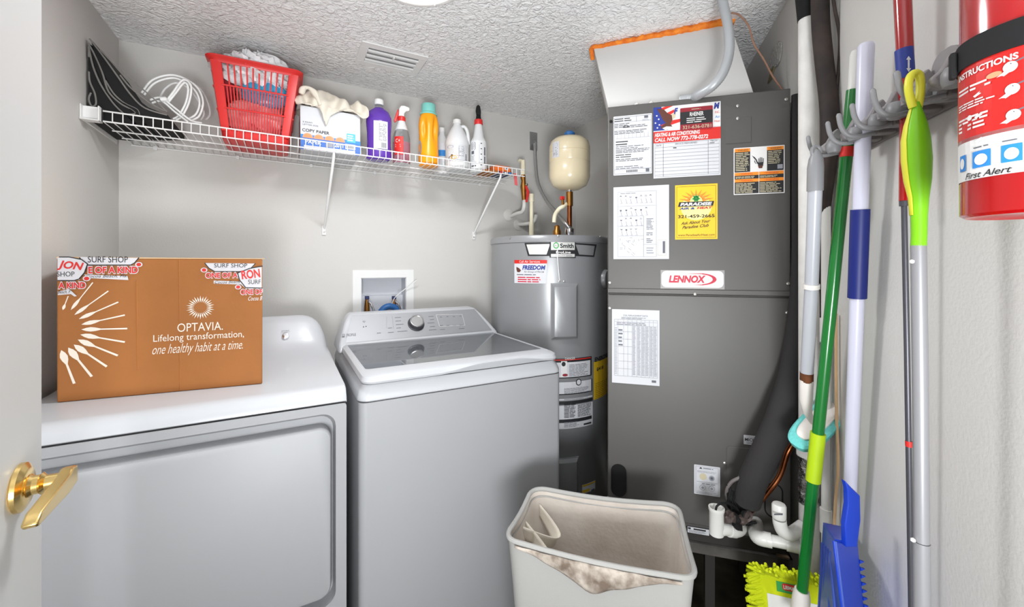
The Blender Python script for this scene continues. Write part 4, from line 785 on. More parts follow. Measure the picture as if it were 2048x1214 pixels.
# warning labels
a = Art(hfn(0.0006))
def hr(u0, v0, u1, v1, m, ly):
    (xa, za), (xb, zb) = hx(u0, v1), hx(u1, v0); a.rect(xa, za, xb, zb, m, ly, 6)
def hlines(u0, v0, u1, v1, n, m='ink', **k): (xa, za), (xb, zb) = hx(u0, v1), hx(u1, v0); a.lines(xa, za, xb, zb, n, m, 3, **k)
hr(1095, 712, 1183, 757, 'ink', 1); hr(1097, 720, 1180, 755, 'paper', 2); hr(1097, 714, 1181, 721, 'ink_red', 3); htext('DANGER', 1130, 715, 1150, 719.5, 'ink_white', layer=4); hlines(1138, 724, 1178, 753, 9, 'ink_grey'); hr(1122, 722, 1134, 754, 'ink_white', 3)
xa, za = hx(1127, 728); a.disc(xa, za, 0.009, 0.010, 'ink', 4); xa, za = hx(1130, 750); a.disc(xa, za, 0.012, 0.006, 'ink_maroon', 4)
hr(1095, 757, 1184, 790, 'ink', 1); hr(1097, 758, 1182, 788, 'paper', 2); xa, za = hx(1157, 764); a.disc(xa, za, 0.014, 0.015, 'ink', 3); a.disc(xa, za, 0.010, 0.011, 'paper', 4); hlines(1128, 770, 1180, 788, 6, 'ink_grey', fill=1)
hr(1095, 790, 1184, 801, 'paper', 2); hlines(1128, 792, 1178, 800, 2, 'ink', w=.5); hr(1095, 801, 1185, 803, 'ink', 2)
hr(1095, 803, 1185, 858, 'paper', 1); hlines(1128, 804, 1152, 836, 11, 'ink', w=.45, fill=1.0); hlines(1155, 804, 1182, 834, 11, 'ink', w=.45, fill=1.0); hr(1095, 837, 1183, 839, 'ink', 2); hlines(1128, 840, 1160, 855, 5, 'ink_grey'); hr(1167, 843, 1182, 850, 'ink', 3)
a.build('warning_label', wh)
a = Art(hfn(0.0008)); hr(1187, 710, 1236, 800, 'ink_yellow', 1); htext('ENERGYGUIDE', 1189, 715, 1232, 724, 'ink', layer=2, bold=.04); hlines(1192, 728, 1230, 732, 1, 'ink_tan'); htext('$418', 1193, 735, 1206, 743, 'ink', layer=2, bold=.03); hlines(1190, 748, 1230, 798, 9, 'ink_brown', w=.2); hr(1206, 762, 1214, 768, 'ink', 3); a.build('energy_label', wh)
a = Art(hfn(0.0008)); hr(1164, 960, 1190, 988, 'paper', 1); hr(1164, 961, 1190, 974, 'ink_yellow', 2); hr(1164, 976, 1179, 986, 'ink_yellow', 2); hlines(1166, 963, 1188, 972, 3, 'ink', w=.5); hr(1182, 976, 1188, 983, 'ink_grey', 3); a.build('yellow_tag', wh)
a = Art(hfn(0.0008)); hr(1168, 993, 1203, 1012, 'ink_pale', 1); hlines(1186, 994, 1200, 1000, 3, 'ink', w=.6); a.build('rating_plate', wh)
# round knockout on the right flank
p = onCyl(1210, 558, HC, HR); nv = Vector((p.x-HC.x, p.y-HC.y, 0)).normalized(); m = MB(); m.lathe(p, [(0.045, -0.012), (0.046, 0.004), (0.040, 0.014), (0.020, 0.020)], 'heater_grey', 32, axis=nv); m.lathe(p+nv*0.0202, [(0.014, 0), (0.012, 0.001)], 'ahu_dark', 20, axis=nv); m.build('relief_boss', wh)

MB().tube([onCyl(1115, 498, HC, HR+.006), onCyl(1115, 516, HC, HR+.007), onCyl(1117, 540, HC, HR+.006), onCyl(1119, 561, HC, HR+.003)], 0.0022, 'white_metal', 8).build('tag_wire', wh)
# ---- plumbing over the heater
T0 = 2.02
m = thing('expansion_tank', P(1139, 380, T0), 'cream pressure expansion tank on a copper pipe above the water heater', 'expansion tank')
c = P(1139, 379, T0); H_ = (379-277)/FPX*T0; Rr = 40.5/FPX*T0
MB().lathe(c, [(0.012, -0.004), (0.05, 0.0), (0.082, 0.018), (0.095, 0.045), (Rr, 0.06), (Rr, H_*0.50), (Rr-0.002, H_*0.515), (Rr, H_*.53), (Rr, H_*0.70), (Rr-0.002, H_*.71), (Rr, H_*.72), (Rr, H_-0.045), (0.092, H_-0.02), (0.075, H_-0.004), (0.045, H_+0.004), (0.01, H_+0.006)], 'tank_cream', 48).build('tank_shell', m)
MB().lathe(c+EZ*(H_+0.004), [(0.026, -0.004), (0.026, 0.022), (0.018, 0.030), (0.004, 0.032)], 'blue_hose', 20).build('valve_cap', m)
th_ = math.atan2(-c.y, -c.x); a = Art(lambda x, y, l: Vector((c.x+(Rr+0.0006+l)*math.cos(th_+x/Rr), c.y+(Rr+0.0006+l)*math.sin(th_+x/Rr), c.z+y))); a.rect(-0.092, H_*.56, -0.05, H_*.86, 'paper', 1, 5); a.lines(-0.088, H_*.58, -0.054, H_*.84, 10, 'ink_grey', 2); a.build('label_sheet', m)
pipe = thing('copper_riser', P(1139, 465, T0), 'copper riser pipe with brass tee below the cream tank', 'pipe')
pb_ = P(1139, 466, T0); pb_.z = HT-0.002
MB().tube([pb_, P(1139, 410, T0)], 0.012, 'copper', 16).build('pipe', pipe); MB().tube([P(1139, 412, T0), P(1139, 384, T0)], 0.017, 'bronze', 16).build('tee_fitting', pipe); MB().lathe(P(1139, 466, T0), [(0.02, -0.01), (0.024, 0.0), (0.024, 0.02), (0.017, 0.028)], 'chrome', 20).build('union_nut', pipe)
MB().tube([P(1139, 386, T0), P(1139, 378, T0)], 0.011, 'chrome', 14).build('nipple', pipe)
MB().tube(smooth_path([P(1133, 408, T0), P(1126, 413, T0-.02), P(1118, 418, T0-.02), P(1110, 430, T0), P(1108, 445, T0)]), 0.010, 'cream_pipe', 12).build('side_branch', pipe)
k = P(1125, 396, T0-.02); MB().box((k.x-0.012, k.y-0.006, k.z-0.01), (k.x+0.010, k.y+0.006, k.z+0.008), 'red_plastic').build('red_knob', pipe, bevel=0.002); MB().tube([k-EZ*.004, P(1126, 410, T0-.02)], 0.007, 'bronze', 10).build('valve_stem', pipe)
bf_ = P(1114, 452, T0-.02); bf_.z = HT; tag(MB().lathe(bf_, [(0.014, 0), (0.02, 0.006), (0.020, 0.03), (0.014, 0.04), (0.013, 0.055), (0.008, 0.06)], 'bronze', 18).build('brass_fitting'), 'brass fitting on top of the water heater left of the copper riser', 'pipe fitting')
wp = onY(1066, 284, YB); cf = thing('flexible_conduit', wp, 'grey metal flexible conduit curving from wall plate to heater top', 'conduit')
a0, a1 = onY(1059, 300, YB), onY(1074, 266, YB); MB().box((a0.x, YB-0.004, a0.z), (a1.x, YB-0.0005, a1.z), 'steel').build('wall_plate', cf, bevel=0.001)
path = smooth_path([onY(1068, 284, YB-0.006), onY(1070, 292, YB-0.045), onY(1071, 320, YB-0.06), onY(1076, 365, YB-.12), onY(1092, 400, YB-.22), onY(1112, 424, YB-.32), P(1128, 443, 2.0), P(1139, 456, 1.985)], 12)
rs = [0.0085+0.0009*(i % 2) for i in range(len(path))]; MB().tube(path, rs, 'steel', 12).build('conduit_hose', cf); MB().tube([onY(1068, 284, YB-.003), onY(1070, 290, YB-.04)], 0.012, 'steel', 12).build('connector', cf)
# cream pipes with ball valve
vp = onY(1047, 400, 1.96); pv = thing('shutoff_valve', vp, 'brass ball valve with red lever on cream pipe at the shelf end', 'valve')
Yp = 1.96
MB().tube([onY(1046, 352, Yp), onY(1046, 322, Yp), onY(1040, 322, Yp+0.03)], 0.0125, 'cream_pipe', 14).build('cream_pipe', pv)
MB().tube([onY(1046, 350, Yp), onY(1046, 356, Yp), onY(1047, 362, Yp), onY(1047, 374, Yp), onY(1047, 384, Yp), onY(1048, 400, Yp)], [0.013, 0.015, 0.012, 0.018, 0.014, 0.012], 'bronze', 16).build('valve_body', pv)
MB().tube([onY(1052, 372, Yp-0.02), onY(1056, 384, Yp-.025), onY(1053, 404, Yp-.025)], [0.006, 0.009, 0.006], 'red_plastic', 10).build('red_lever', pv); MB().lathe(onY(1052, 370, Yp-.01), [(0.007, 0), (0.007, 0.012), (0.003, 0.014)], 'chrome', 12, axis=(0, -1, 0)).build('stem_nut', pv)
MB().tube(smooth_path([onY(1049, 398, Yp), onY(1048, 415, Yp), onY(1044, 424, Yp+.03), onY(1034, 427, Yp+.08), onY(1022, 432, YB-.004)]), 0.011, 'pvc', 12).build('supply_elbow', pv)
c = onY(1017, 430, YB); MB().lathe(c, [(0.034, 0.001), (0.034, 0.003), (0.016, 0.008)], 'pvc', 28, axis=(0, -1, 0)).build('wall_collar', pv)
p2 = thing('cream_pipe', onY(1063, 462, 1.93), 'short capped cream plastic pipe rising from the water heater', 'pipe')
bt = onY(1063, 462, 1.93); bt.z = HT-0.002; MB().tube([bt, onY(1063, 392, 1.93)], 0.0105, 'cream_pipe', 14).build('pipe', p2); MB().tube([onY(1063, 404, 1.93), onY(1063, 388, 1.93)], 0.0135, 'cream_pipe', 14).build('coupling', p2); MB().tube([bt+EZ*.01, onY(1063, 446, 1.93)], 0.0135, 'cream_pipe', 14).build('coupling', p2)
c = onY(1037, 449, YB); p3 = thing('drain_stub', c, 'white pipe stub with round wall collar low behind the cream pipe', 'pipe'); MB().lathe(c, [(0.034, 0.001), (0.034, 0.003), (0.016, 0.008)], 'pvc', 28, axis=(0, -1, 0)).build('wall_collar', p3); MB().tube(smooth_path([c, c+Vector((0.02, -0.05, 0.0)), c+Vector((0.05, -0.09, 0.01)), c+Vector((0.06, -0.10, 0.05))]), 0.011, 'pvc', 12).build('pipe', p3)

# ================================================================ air handler
AW, AD = 0.530, 0.53; AZ0, AZ1 = ZC-0.83, ZC+0.522; AS = ZC-0.082
ah = thing('air_handler', P1 + EX*AW/2 + EY*AD/2 + EZ*AZ0, 'tall grey air handler cabinet covered in service stickers', 'air handler')
b = MB(); b.obox(P1 + EY*0.004 + EZ*AZ0, EX*AW, EY*(AD-0.004), EZ*(AZ1-AZ0), 'ahu_grey'); b.build('cabinet', ah, bevel=0.002)
MB().obox(P1 + EX*0.001 + EZ*AS, EX*(AW-0.002), EY*0.006, EZ*(AZ1-AS-0.002), 'ahu_grey').build('upper_door', ah, bevel=0.0025)
b = MB(); b.obox(P1 + EX*0.003 + EZ*(AS-0.004), EX*(AW-0.006), -EY*0.004+EY*0.006, EZ*0.004, 'ahu_grey')
b.prism([(0.006, 0.002), (-0.006, 0.001), (-0.006, -0.012), (-0.001, -0.016), (0.006, -0.016)], P1 + EX*0.002 + EZ*AS, EY, EZ, EX*(AW-0.004), 'ahu_grey'); b.build('seam_flange', ah)
# lower door, with two oval ports and a pipe panel
MB().obox(P1 + EX*0.001 + EZ*(AZ0+0.012), EX*(AW-0.002), EY*0.005, EZ*(AS-AZ0-0.030), 'ahu_grey').build('lower_door', ah, bevel=0.0025)
def ax_(u, v, off=0.0): p = onA(u, v, off); return (p-P1).dot(EX), p.z
afn = lambda lift: plane_fn(P1 - EY*lift, EX, EZ, -EY)
def port(u0, v0, u1, v1):
    (xa, za), (xb, zb) = ax_(u0, v1), ax_(u1, v0); f = afn(0.0025); m_ = MB(); r_ = (xb-xa)/2-0.0005
    A_ = [f(x, y, 0.0) for x, y in rrect(xa, za, xb, zb, r_, 6)]; B_ = [f(x, y, 0.0) for x, y in rrect(xa+.004, za+.004, xb-.004, zb-.004, r_-.004, 6)]
    m_.ring_loft([[p+EY*.004 for p in A_], A_, B_, [p+EY*0.0012 for p in B_]], 'hole_black', False, True); m_.build('port_grommet', ah)
port(1222, 930, 1253, 990); port(1528, 968, 1566, 1032)
(xa, za), (xb, zb) = ax_(1453, 1052), ax_(1570, 905)
m_ = MB(); f = afn(0); m_.prism(rrect(xa, za-0.01, AW-0.004, zb, 0.01, 4), P1 - EY*0.0018, EX, EZ, EY*0.002, 'ahu_grey'); m_.build('pipe_panel', ah, bevel=0.0008)
a = Art(afn(0.0004)); a.pline([(xa, za), (xa, zb-0.006), (xa+0.006, zb), (AW-0.004, zb)], 0.0016, 'ahu_dark', 1); a.build('panel_joint', ah)
(xa, za), (xb, zb) = ax_(1452, 288), ax_(1502, 233); m_ = MB(); m_.prism(rrect(xa, za, xb, zb, 0.003, 3), P1 - EY*0.0012, EX, EZ, EY*0.0022, 'ahu_grey'); m_.build('knockout_plate', ah, bevel=0.0006); a = Art(afn(0.0001)); a.pline([(xa-0.001, za-0.001), (xb+0.001, za-0.001), (xb+0.001, zb)], 0.0012, 'ahu_dark', 1); a.build('plate_joint', ah)
for (u, v, dk_) in ((1222, 243, 1), (1475, 212, 0), (1475, 237, 0), (1572, 199, 0), (1219, 565, 0), (1576, 567, 0), (1390, 588, 0), (1219, 616, 0), (1574, 625, 0), (1216, 995, 0), (1449, 926, 0)):
    p = onA(u, v, 0.001 if v != 588 else .006); MB().lathe(p, [(0.005, 0), (0.0045, 0.003), (0.001, 0.004)], 'hole_black' if dk_ else 'screw', 10, axis=-EY).build('screw', ah)
for (u, dk_) in ((1274, 0), (1303, 0), (1366, 1)):
    p = onA(u, 203, -0.03); p.z = AZ1; MB().lathe(p, [(0.009, 0), (0.009, 0.008), (0.004, 0.014)], 'hole_black' if u == 1366 else 'pvc', 12).build('top_fitting', ah)

def sticker(name, tl, br, m, slabs=None, rr_=0.0, seg=1):
    x0, z1 = ax_(*tl); x1, z0 = ax_(*br)
    a = Art(afn(0.0012)); 
    if rr_: a.poly(rrect(x0, z0, x1, z1, rr_, 4), m, 1)
    else: a.rect(x0, z0, x1, z1, m, 1)
    if slabs: slabs(a, x0, z0, x1-x0, z1-z0)
    return a.build(name, ah)
def S(a, x0, z0, w_, h_):   # unit-square helpers, origin top left
    X = lambda x: x0+x*w_; Y = lambda y: z0+(1-y)*h_
    class U: pass
    U = U(); U.rect = lambda l, t_, r_, b_, m, ly=2: a.rect(X(l), Y(b_), X(r_), Y(t_), m, ly)
    U.text = lambda s, l, t_, r_, b_, m, ly=3, **k: a.text(s, X(l), Y(b_), X(r_), Y(t_), m, ly, **k)
    U.lines = lambda l, t_, r_, b_, n, m='ink_grey', ly=3, **k: a.lines(X(l), Y(b_), X(r_), Y(t_), n, m, ly, **k)
    U.frame = lambda l, t_, r_, b_, m, ly=3, wd=0.0008: a.frame(X(l), Y(b_), X(r_), Y(t_), wd, m, ly)
    U.line = lambda l, t_, r_, b_, m, ly=3, wd=0.0008: a.line(X(l), Y(t_), X(r_), Y(b_), wd, m, ly)
    U.poly = lambda pts, m, ly=2: a.poly([(X(x), Y(y)) for x, y in pts], m, ly)
    U.disc = lambda x, y, r_, m, ly=3, sy=1: a.disc(X(x), Y(y), r_*w_, r_*w_*sy, m, ly)
    return U
def d1(a, *k):
    U = S(a, *k); U.frame(.02, .02, .98, .98, 'ink_grey'); U.line(.6, .02, .6, .11, 'ink_grey'); U.line(.02, .11, .98, .11, 'ink_pale')
    U.lines(.03, .03, .5, .1, 2, 'ink', w=.4); U.rect(.80, .03, .9, .07, 'ink_grey', 3); U.lines(.75, .08, .95, .11, 2, 'ink_pale'); U.lines(.03, .12, .5, .2, 3, 'ink'); U.lines(.25, .16, .92, .21, 2, 'ink'); U.lines(.03, .24, .98, .31, 3, 'ink')
    for q_ in range(9): U.line(.1+q_*.1, .31, .1+q_*.1, .38, 'ink_pale')
    U.line(.05, .38, .95, .38, 'ink_pale'); U.lines(.06, .41, .5, .5, 2, 'ink'); U.lines(.06, .5, .85, .56, 2, 'ink_grey'); U.lines(.06, .56, .95, .63, 3, 'ink', fill=1); U.lines(.06, .64, .6, .71, 2, 'ink'); U.lines(.06, .72, .9, .77, 2, 'ink'); U.lines(.06, .84, .85, .9, 2, 'ink_grey')
    U.line(.02, .905, .98, .905, 'ink_grey')
    for q_ in range(10): U.rect(.34+q_*.03, .92, .34+q_*.03+.017, .96, 'ink')
    U.rect(.84, .91, .93, .965, 'ink_grey', 3)
sticker('service_form', (1227, 234), (1304, 347), 'paper', d1, 0.002)
def d2(a, *k):
    U = S(a, *k); U.rect(0, 0, 1, .33, 'ink_white'); U.poly([(0, .0), (.12, 0), (.22, .33), (0, .33)], 'ink_blue', 3)
    U.poly([(.06, .03), (.18, .0), (.30, .0), (.12, .06)], 'ink_red', 3); U.poly([(.18, .10), (.32, .05), (.32, .09), (.22, .14)], 'ink_red', 3); U.poly([(.10, .26), (.3, .2), (.42, .19), (.42, .23), (.2, .28)], 'ink_red', 4); U.poly([(.12, .29), (.42, .25), (.42, .31), (.18, .33)], 'ink_white', 4)
    for x, y in ((.05, .12), (.08, .17), (.03, .22), (.09, .25), (.06, .29)): U.disc(x, y, .012, 'ink_white', 4)
    U.poly([(.05, .02), (.16, .04), (.22, .10), (.28, .13), (.29, .2), (.26, .25), (.29, .29), (.2, .28), (.11, .31), (.12, .27), (.19, .23), (.14, .18), (.10, .1)], 'ink_brown', 5); U.poly([(.27, .12), (.35, .09), (.33, .17), (.29, .19)], 'ink_tan', 4)
    U.text('F', .31, .035, .375, .12, 'ink_blue', 5, bold=.05, shear=.25); U.text('M', .90, .015, .985, .10, 'ink_blue', 5, bold=.05, shear=.2); U.text('INC.', .92, .13, .99, .16, 'ink_red', 5); U.text('Air', .92, .19, .99, .225, 'ink_sky', 5); U.text('Heat', .91, .25, .99, .28, 'ink_red', 5)
    U.rect(0, .345, 1, .505, 'ink_red', 4); U.text('HEATING & AIR CONDITIONING', .02, .365, .70, .42, 'ink_white', 5, bold=.03, shear=.2); U.text('CALL NOW 772-778-0272', .02, .435, .82, .49, 'ink_white', 5, bold=.03, shear=.2)
    U.text('DATE', .04, .53, .12, .55, 'ink', 3); U.text('SERVICE PERFORMED', .33, .525, .66, .545, 'ink', 3); U.text('TECH', .85, .52, .95, .54, 'ink', 3)
    U.frame(.02, .515, .98, .98, 'ink_grey', 3, .0006)
    for q_ in range(9): U.line(.02, .57+q_*.048, .98, .57+q_*.048, 'ink_grey', 3, .0007)
    for x in (.15, .82): U.line(x, .515, x, .98, 'ink', 3, .0008)
    U.lines(.3, .575, .36, .6, 1, 'ink', w=.5); U.lines(.84, .545, .92, .565, 1, 'ink')
o_ = sticker('service_record', (1307, 216), (1441, 350), 'paper', d2)
def d2b(a, *k):
    U = S(a, *k); U.rect(0, .18, 1, .74, 'ink'); U.text('RHEINER', .3, .22, .72, .40, 'ink_white', 3, bold=.02); U.lines(.2, .44, .8, .7, 3, 'ink_white', w=.4, fill=1); U.text('321-636-0781', .08, .80, .95, .95, 'ink_tan', 3); U.lines(.35, .05, .68, .12, 1, 'ink_tan')
x0, z1 = ax_(1360, 218); x1, z0 = ax_(1425, 257); a = Art(afn(0.0048)); a.poly(rrect(x0, z0, x1, z1, .003, 3), 'ink_maroon', 1); d2b(a, x0, z0, x1-x0, z1-z0); a.build('business_card', ah)
def d3(a, *k):
    U = S(a, *k); L_ = [(0.02, .05, .33), (.66, .05, .98)]
    U.rect(.02, .02, .33, .52, 'ink'); U.rect(.66, .02, .98, .52, 'ink'); U.rect(.02, .53, .98, .98, 'ink')
    for l, r_ in ((.02, .33), (.66, .98)): U.rect(l, .02, r_, .09, 'ink_orange', 3); U.text('! WARNING', l+.04, .035, r_-.04, .075, 'ink', 4)
    U.lines(.04, .10, .32, .5, 11, 'ink_tan', w=.45, fill=1); U.lines(.68, .10, .96, .38, 8, 'ink_tan', w=.4, fill=1); U.rect(.86, .40, .96, .49, 'ink_pale', 4)
    for t_ in (.53, .67):
        U.rect(.02, t_, .98, t_+.065, 'ink_orange', 3); U.text('! WARNING', .12, t_+.015, .38, t_+.05, 'ink_red', 4); U.text('! WARNING', .60, t_+.015, .88, t_+.05, 'ink_red', 4)
    U.lines(.04, .61, .46, .66, 2, 'ink_tan', w=.5); U.lines(.52, .61, .9, .66, 2, 'ink_tan', w=.5); U.lines(.04, .75, .46, .97, 7, 'ink_tan', w=.45); U.lines(.52, .75, .96, .97, 7, 'ink_tan', w=.45); U.rect(.495, .53, .505, .98, 'ink_white', 5)
    # hand pictogram
    U.poly([(.48, .40), (.58, .40), (.565, .46), (.50, .46)], 'ink_brown', 4); U.poly([(.475, .34), (.59, .33), (.585, .41), (.49, .42)], 'ink', 3)
    for q_ in range(4): U.poly([(.495+q_*.027, .36), (.493+q_*.029, .22+.02*abs(q_-1.4)), (.507+q_*.029, .22+.02*abs(q_-1.4)), (.513+q_*.026, .36)], 'ink', 4)
    U.poly([(.475, .37), (.44, .30), (.455, .29), (.5, .35)], 'ink', 4); U.poly([(.36, .18), (.42, .22), (.47, .29), (.45, .30), (.41, .25)], 'ink', 4); U.poly([(.42, .27), (.43, .33), (.46, .36), (.44, .36), (.41, .32)], 'ink', 4)
sticker('warning_sticker', (1467, 297), (1569, 386), 'ink_white', d3, .002)
def d4(a, *k):
    U = S(a, *k); U.frame(.08, .07, .78, .97, 'ink_pale', 3); U.lines(.13, .085, .45, .10, 1, 'ink_grey')
    for y in (.27, .41, .545, .68): U.line(.09, y, .55 if y > .4 else .77, y, 'ink_pale')
    U.line(.55, .41, .55, .97, 'ink_grey'); U.line(.55, .80, .78, .80, 'ink_pale')
    rn = random.Random(4)
    for row, y in enumerate((.13, .30, .44, .57)):
        for q_ in range(7 - row): 
            x = .14+q_*.09+rn.uniform(-.01, .01); U.disc(x, y+rn.uniform(0, .03), .017, 'ink_grey', 3); U.disc(x, y+.01, .012, 'paper', 4); U.line(x, y+.04, x+.02, y+.10, 'ink_grey'); U.line(x-.02, y+.10, x+.04, y+.10, 'ink_pale')
    for q_ in range(26): x, y = rn.uniform(.1, .5), rn.uniform(.7, .93); U.line(x, y, x+rn.choice((0, .05)), y+rn.choice((.03, 0)), 'ink_grey', 3, .0007)
    U.lines(.6, .44, .74, .60, 8); U.lines(.6, .63, .75, .68, 2); U.lines(.6, .71, .72, .78, 3); U.lines(.6, .83, .75, .93, 3, 'ink_pale'); U.frame(.80, .74, .95, .95, 'ink_tan'); U.rect(.89, .76, .93, .92, 'ink_grey', 3)
sticker('wiring_diagram', (1227, 375), (1338, 518), 'paper', d4)
def d5(a, *k):
    U = S(a, *k); U.frame(.04, .03, .96, .97, 'ink_brown', 3, .0008); U.disc(.5, .42, .36, 'ink_yellow_pale', 2, .9)
    for q_ in range(9):
        an_ = math.radians(15+q_*18.75); cx_, cy_ = .5, .32; dx, dy = math.cos(an_), -math.sin(an_)*.75; U.poly([(cx_+dx*.15-dy*.04, cy_+dy*.15+dx*.03), (cx_+dx*.42, cy_+dy*.42*.75), (cx_+dx*.15+dy*.04, cy_+dy*.15-dx*.03)], 'ink_orange', 4)
    for q_ in range(7): an_ = math.radians(q_*360/7+90); U.poly([(.5+.03*math.cos(an_+1.2), .25-.03*math.sin(an_+1.2)), (.5+.12*math.cos(an_), .25-.09*math.sin(an_)), (.5+.03*math.cos(an_-1.2), .25-.03*math.sin(an_-1.2))], 'ink_green', 5)
    U.disc(.5, .26, .07, 'ink_green', 5); U.poly([(.10, .315), (.92, .315), (.89, .40), (.07, .40)], 'ink', 6); U.text('PARADISE', .12, .33, .87, .388, 'ink_white', 7, bold=.05, shear=.2)
    U.text('AIR &', .10, .415, .47, .455, 'ink_blue', 6, bold=.04, shear=.2); U.text('HEAT', .52, .412, .88, .452, 'ink_crimson', 6, bold=.04, shear=.2); U.text('321-459-2665', .07, .55, .93, .61, 'ink', 6, bold=.02)
    U.text('Ask About Your', .14, .68, .84, .735, 'ink', 6, bold=.01, shear=.5, ang=.08); U.text('Paradise Club', .17, .755, .80, .81, 'ink', 6, bold=.01, shear=.5, ang=.08); U.text('www.ParadiseAirHeat.com', .07, .90, .93, .94, 'ink_brown', 6)
sticker('yellow_sticker', (1350, 371), (1435, 478), 'ink_yellow', d5)
def d6(a, *k):
    U = S(a, *k); U.text('LENNOX', .12, .27, .72, .72, 'ink_crimson', 3, bold=.045, shear=.2)
    pts = []; 
    for q_ in range(13): an_ = math.radians(78-q_*13); pts.append((.62+.27*math.cos(an_), .5-.36*math.sin(an_)))
    inn = [(.62+.21*math.cos(math.radians(78-q_*13)), .5-.30*math.sin(math.radians(78-q_*13))) for q_ in range(13)]
    for q_ in range(12): U.poly([pts[q_], pts[q_+1], inn[q_+1], inn[q_]], 'ink_crimson', 3)
    U.poly([(.36, .16), (.68, .14), (.68, .19)], 'ink_crimson', 3); U.poly([(.5, .84), (.68, .86), (.68, .81)], 'ink_crimson', 3)
mat('badge_pale', (146, 144, 142), 0.4); x0, z1 = ax_(1321, 540); x1, z0 = ax_(1449, 579); a = Art(afn(0.0010)); a.rect(x0, z0, x1, z1, 'badge_pale', 1); a.build('badge_backing', ah)
sticker('maker_badge', (1323, 541.5), (1447, 576), 'ink_white', d6, 0.014)
def d7(a, *k):
    U = S(a, *k); U.text('COIL REPLACEMENT DATA', .24, .07, .76, .09, 'ink_grey'); U.lines(.2, .1, .8, .13, 2); U.frame(.05, .135, .96, .90, 'ink_grey', 3, .0006); U.line(.05, .165, .96, .165, 'ink_pale'); U.lines(.1, .17, .9, .21, 2); U.line(.05, .215, .96, .215, 'ink_pale')
    for x in (.13, .25, .34, .43, .53, .62, .70, .79, .87): U.line(x, .135, x, .90, 'ink_pale')
    for y in (.30, .40, .50, .60, .70, .80): U.line(.13, y, .43, y, 'ink_grey', 3, .0006)
    for x in (.44, .54, .63, .71, .80, .88): U.lines(x, .22, x+.07, .88, 34, 'ink_pale', w=.5)
    U.lines(.14, .25, .24, .5, 5); U.lines(.06, .24, .12, .88, 30, 'ink_pale'); U.rect(.84, .93, .93, .96, 'ink_grey', 3)
sticker('specification_sheet', (1224, 618), (1319, 772), 'paper', d7)
def d8(a, *k): U = S(a, *k); U.text('MICRO', .05, .3, .62, .62, 'ink', 3, bold=.02); U.lines(.2, .08, .9, .22, 1, 'ink_pale'); U.lines(.12, .68, .8, .9, 2, 'ink_grey')
sticker('filter_label', (1487, 869), (1535, 893), 'paper', d8, .002)
def d9(a, *k):
    U = S(a, *k); U.frame(.06, .04, .94, .96, 'ink_pale'); U.poly([(.2, .12), (.26, .06), (.32, .12)], 'ink', 3); U.lines(.35, .06, .8, .12, 1); U.disc(.35, .38, .14, 'ink_tan', 3); U.disc(.68, .40, .11, 'ink_pale', 3); U.disc(.68, .40, .055, 'ink_grey', 4); U.lines(.12, .18, .9, .25, 2, 'ink_pale'); U.line(.1, .56, .9, .56, 'ink_grey'); U.lines(.3, .58, .9, .64, 1, 'ink_grey')
    for x in (.33, .68): U.disc(x, .75, .12, 'ink_pale', 3); U.disc(x, .75, .10, 'paper', 4); U.disc(x, .75, .055, 'ink_pale', 5)
    U.lines(.1, .88, .9, .95, 2, 'ink_pale')
sticker('port_diagram', (1388, 928), (1440, 994), 'paper', d9, .002)
def d10(a, *k): U = S(a, *k); U.rect(.02, .1, .15, .4, 'ink', 3); U.rect(.28, .15, .85, .4, 'ink', 3); U.lines(.05, .5, .9, .9, 3)
sticker('base_label', (1375, 1052), (1418, 1071), 'paper', d10)

# stand and pan
st = thing('support_stand', P1+EX*AW/2+EY*AD/2, 'dark angle-iron stand holding up the air handler', 'stand')
zt_ = ZC-0.876; mat('stand_metal', (112, 108, 104), 0.45, 0.4, var=(14, 0.4, 5)); mat('stand_dark', (52, 49, 46), 0.6)
MB().obox(P1 + EX*0.01 + EY*0.012 + EZ*(zt_+0.001), EX*(AW-0.02), EY*(AD-0.03), EZ*(AZ0-zt_-0.002), 'stand_dark').build('filter_base', st)
for o0, ax0, ay0 in ((P1, EX*(AW+0.005), EY*0.025), (P1+EY*(AD-0.025), EX*(AW+.005), EY*0.025), (P1, EX*0.025, EY*AD), (P1+EX*(AW-0.02), EX*0.025, EY*AD)):
    m_ = MB(); m_.obox(o0+EZ*(zt_-0.004), ax0, ay0, EZ*0.004, 'stand_metal'); m_.obox(o0+EZ*(zt_-0.030), (ax0 if ax0.length > .1 else ax0*0.12), (ay0 if ay0.length > .1 else ay0*0.12), EZ*0.027, 'stand_metal'); m_.build('angle_rail', st)
for ox, oy in ((0, 0.02), (AW-0.025, 0.02), (0, AD-0.03), (AW-0.025, AD-0.03), (0.30, 0.02)): MB().obox(P1+EX*ox+EY*oy, EX*0.028, EY*0.028, EZ*(zt_-0.004), 'stand_dark').build('leg', st)
wb_ = MB(); wb_.obox(P1+EX*(AW-0.035)-EY*0.0+EZ*(zt_-0.08), EX*0.032, EY*0.018, EZ*0.085, 'wood'); wb_.build('wood_block', st)

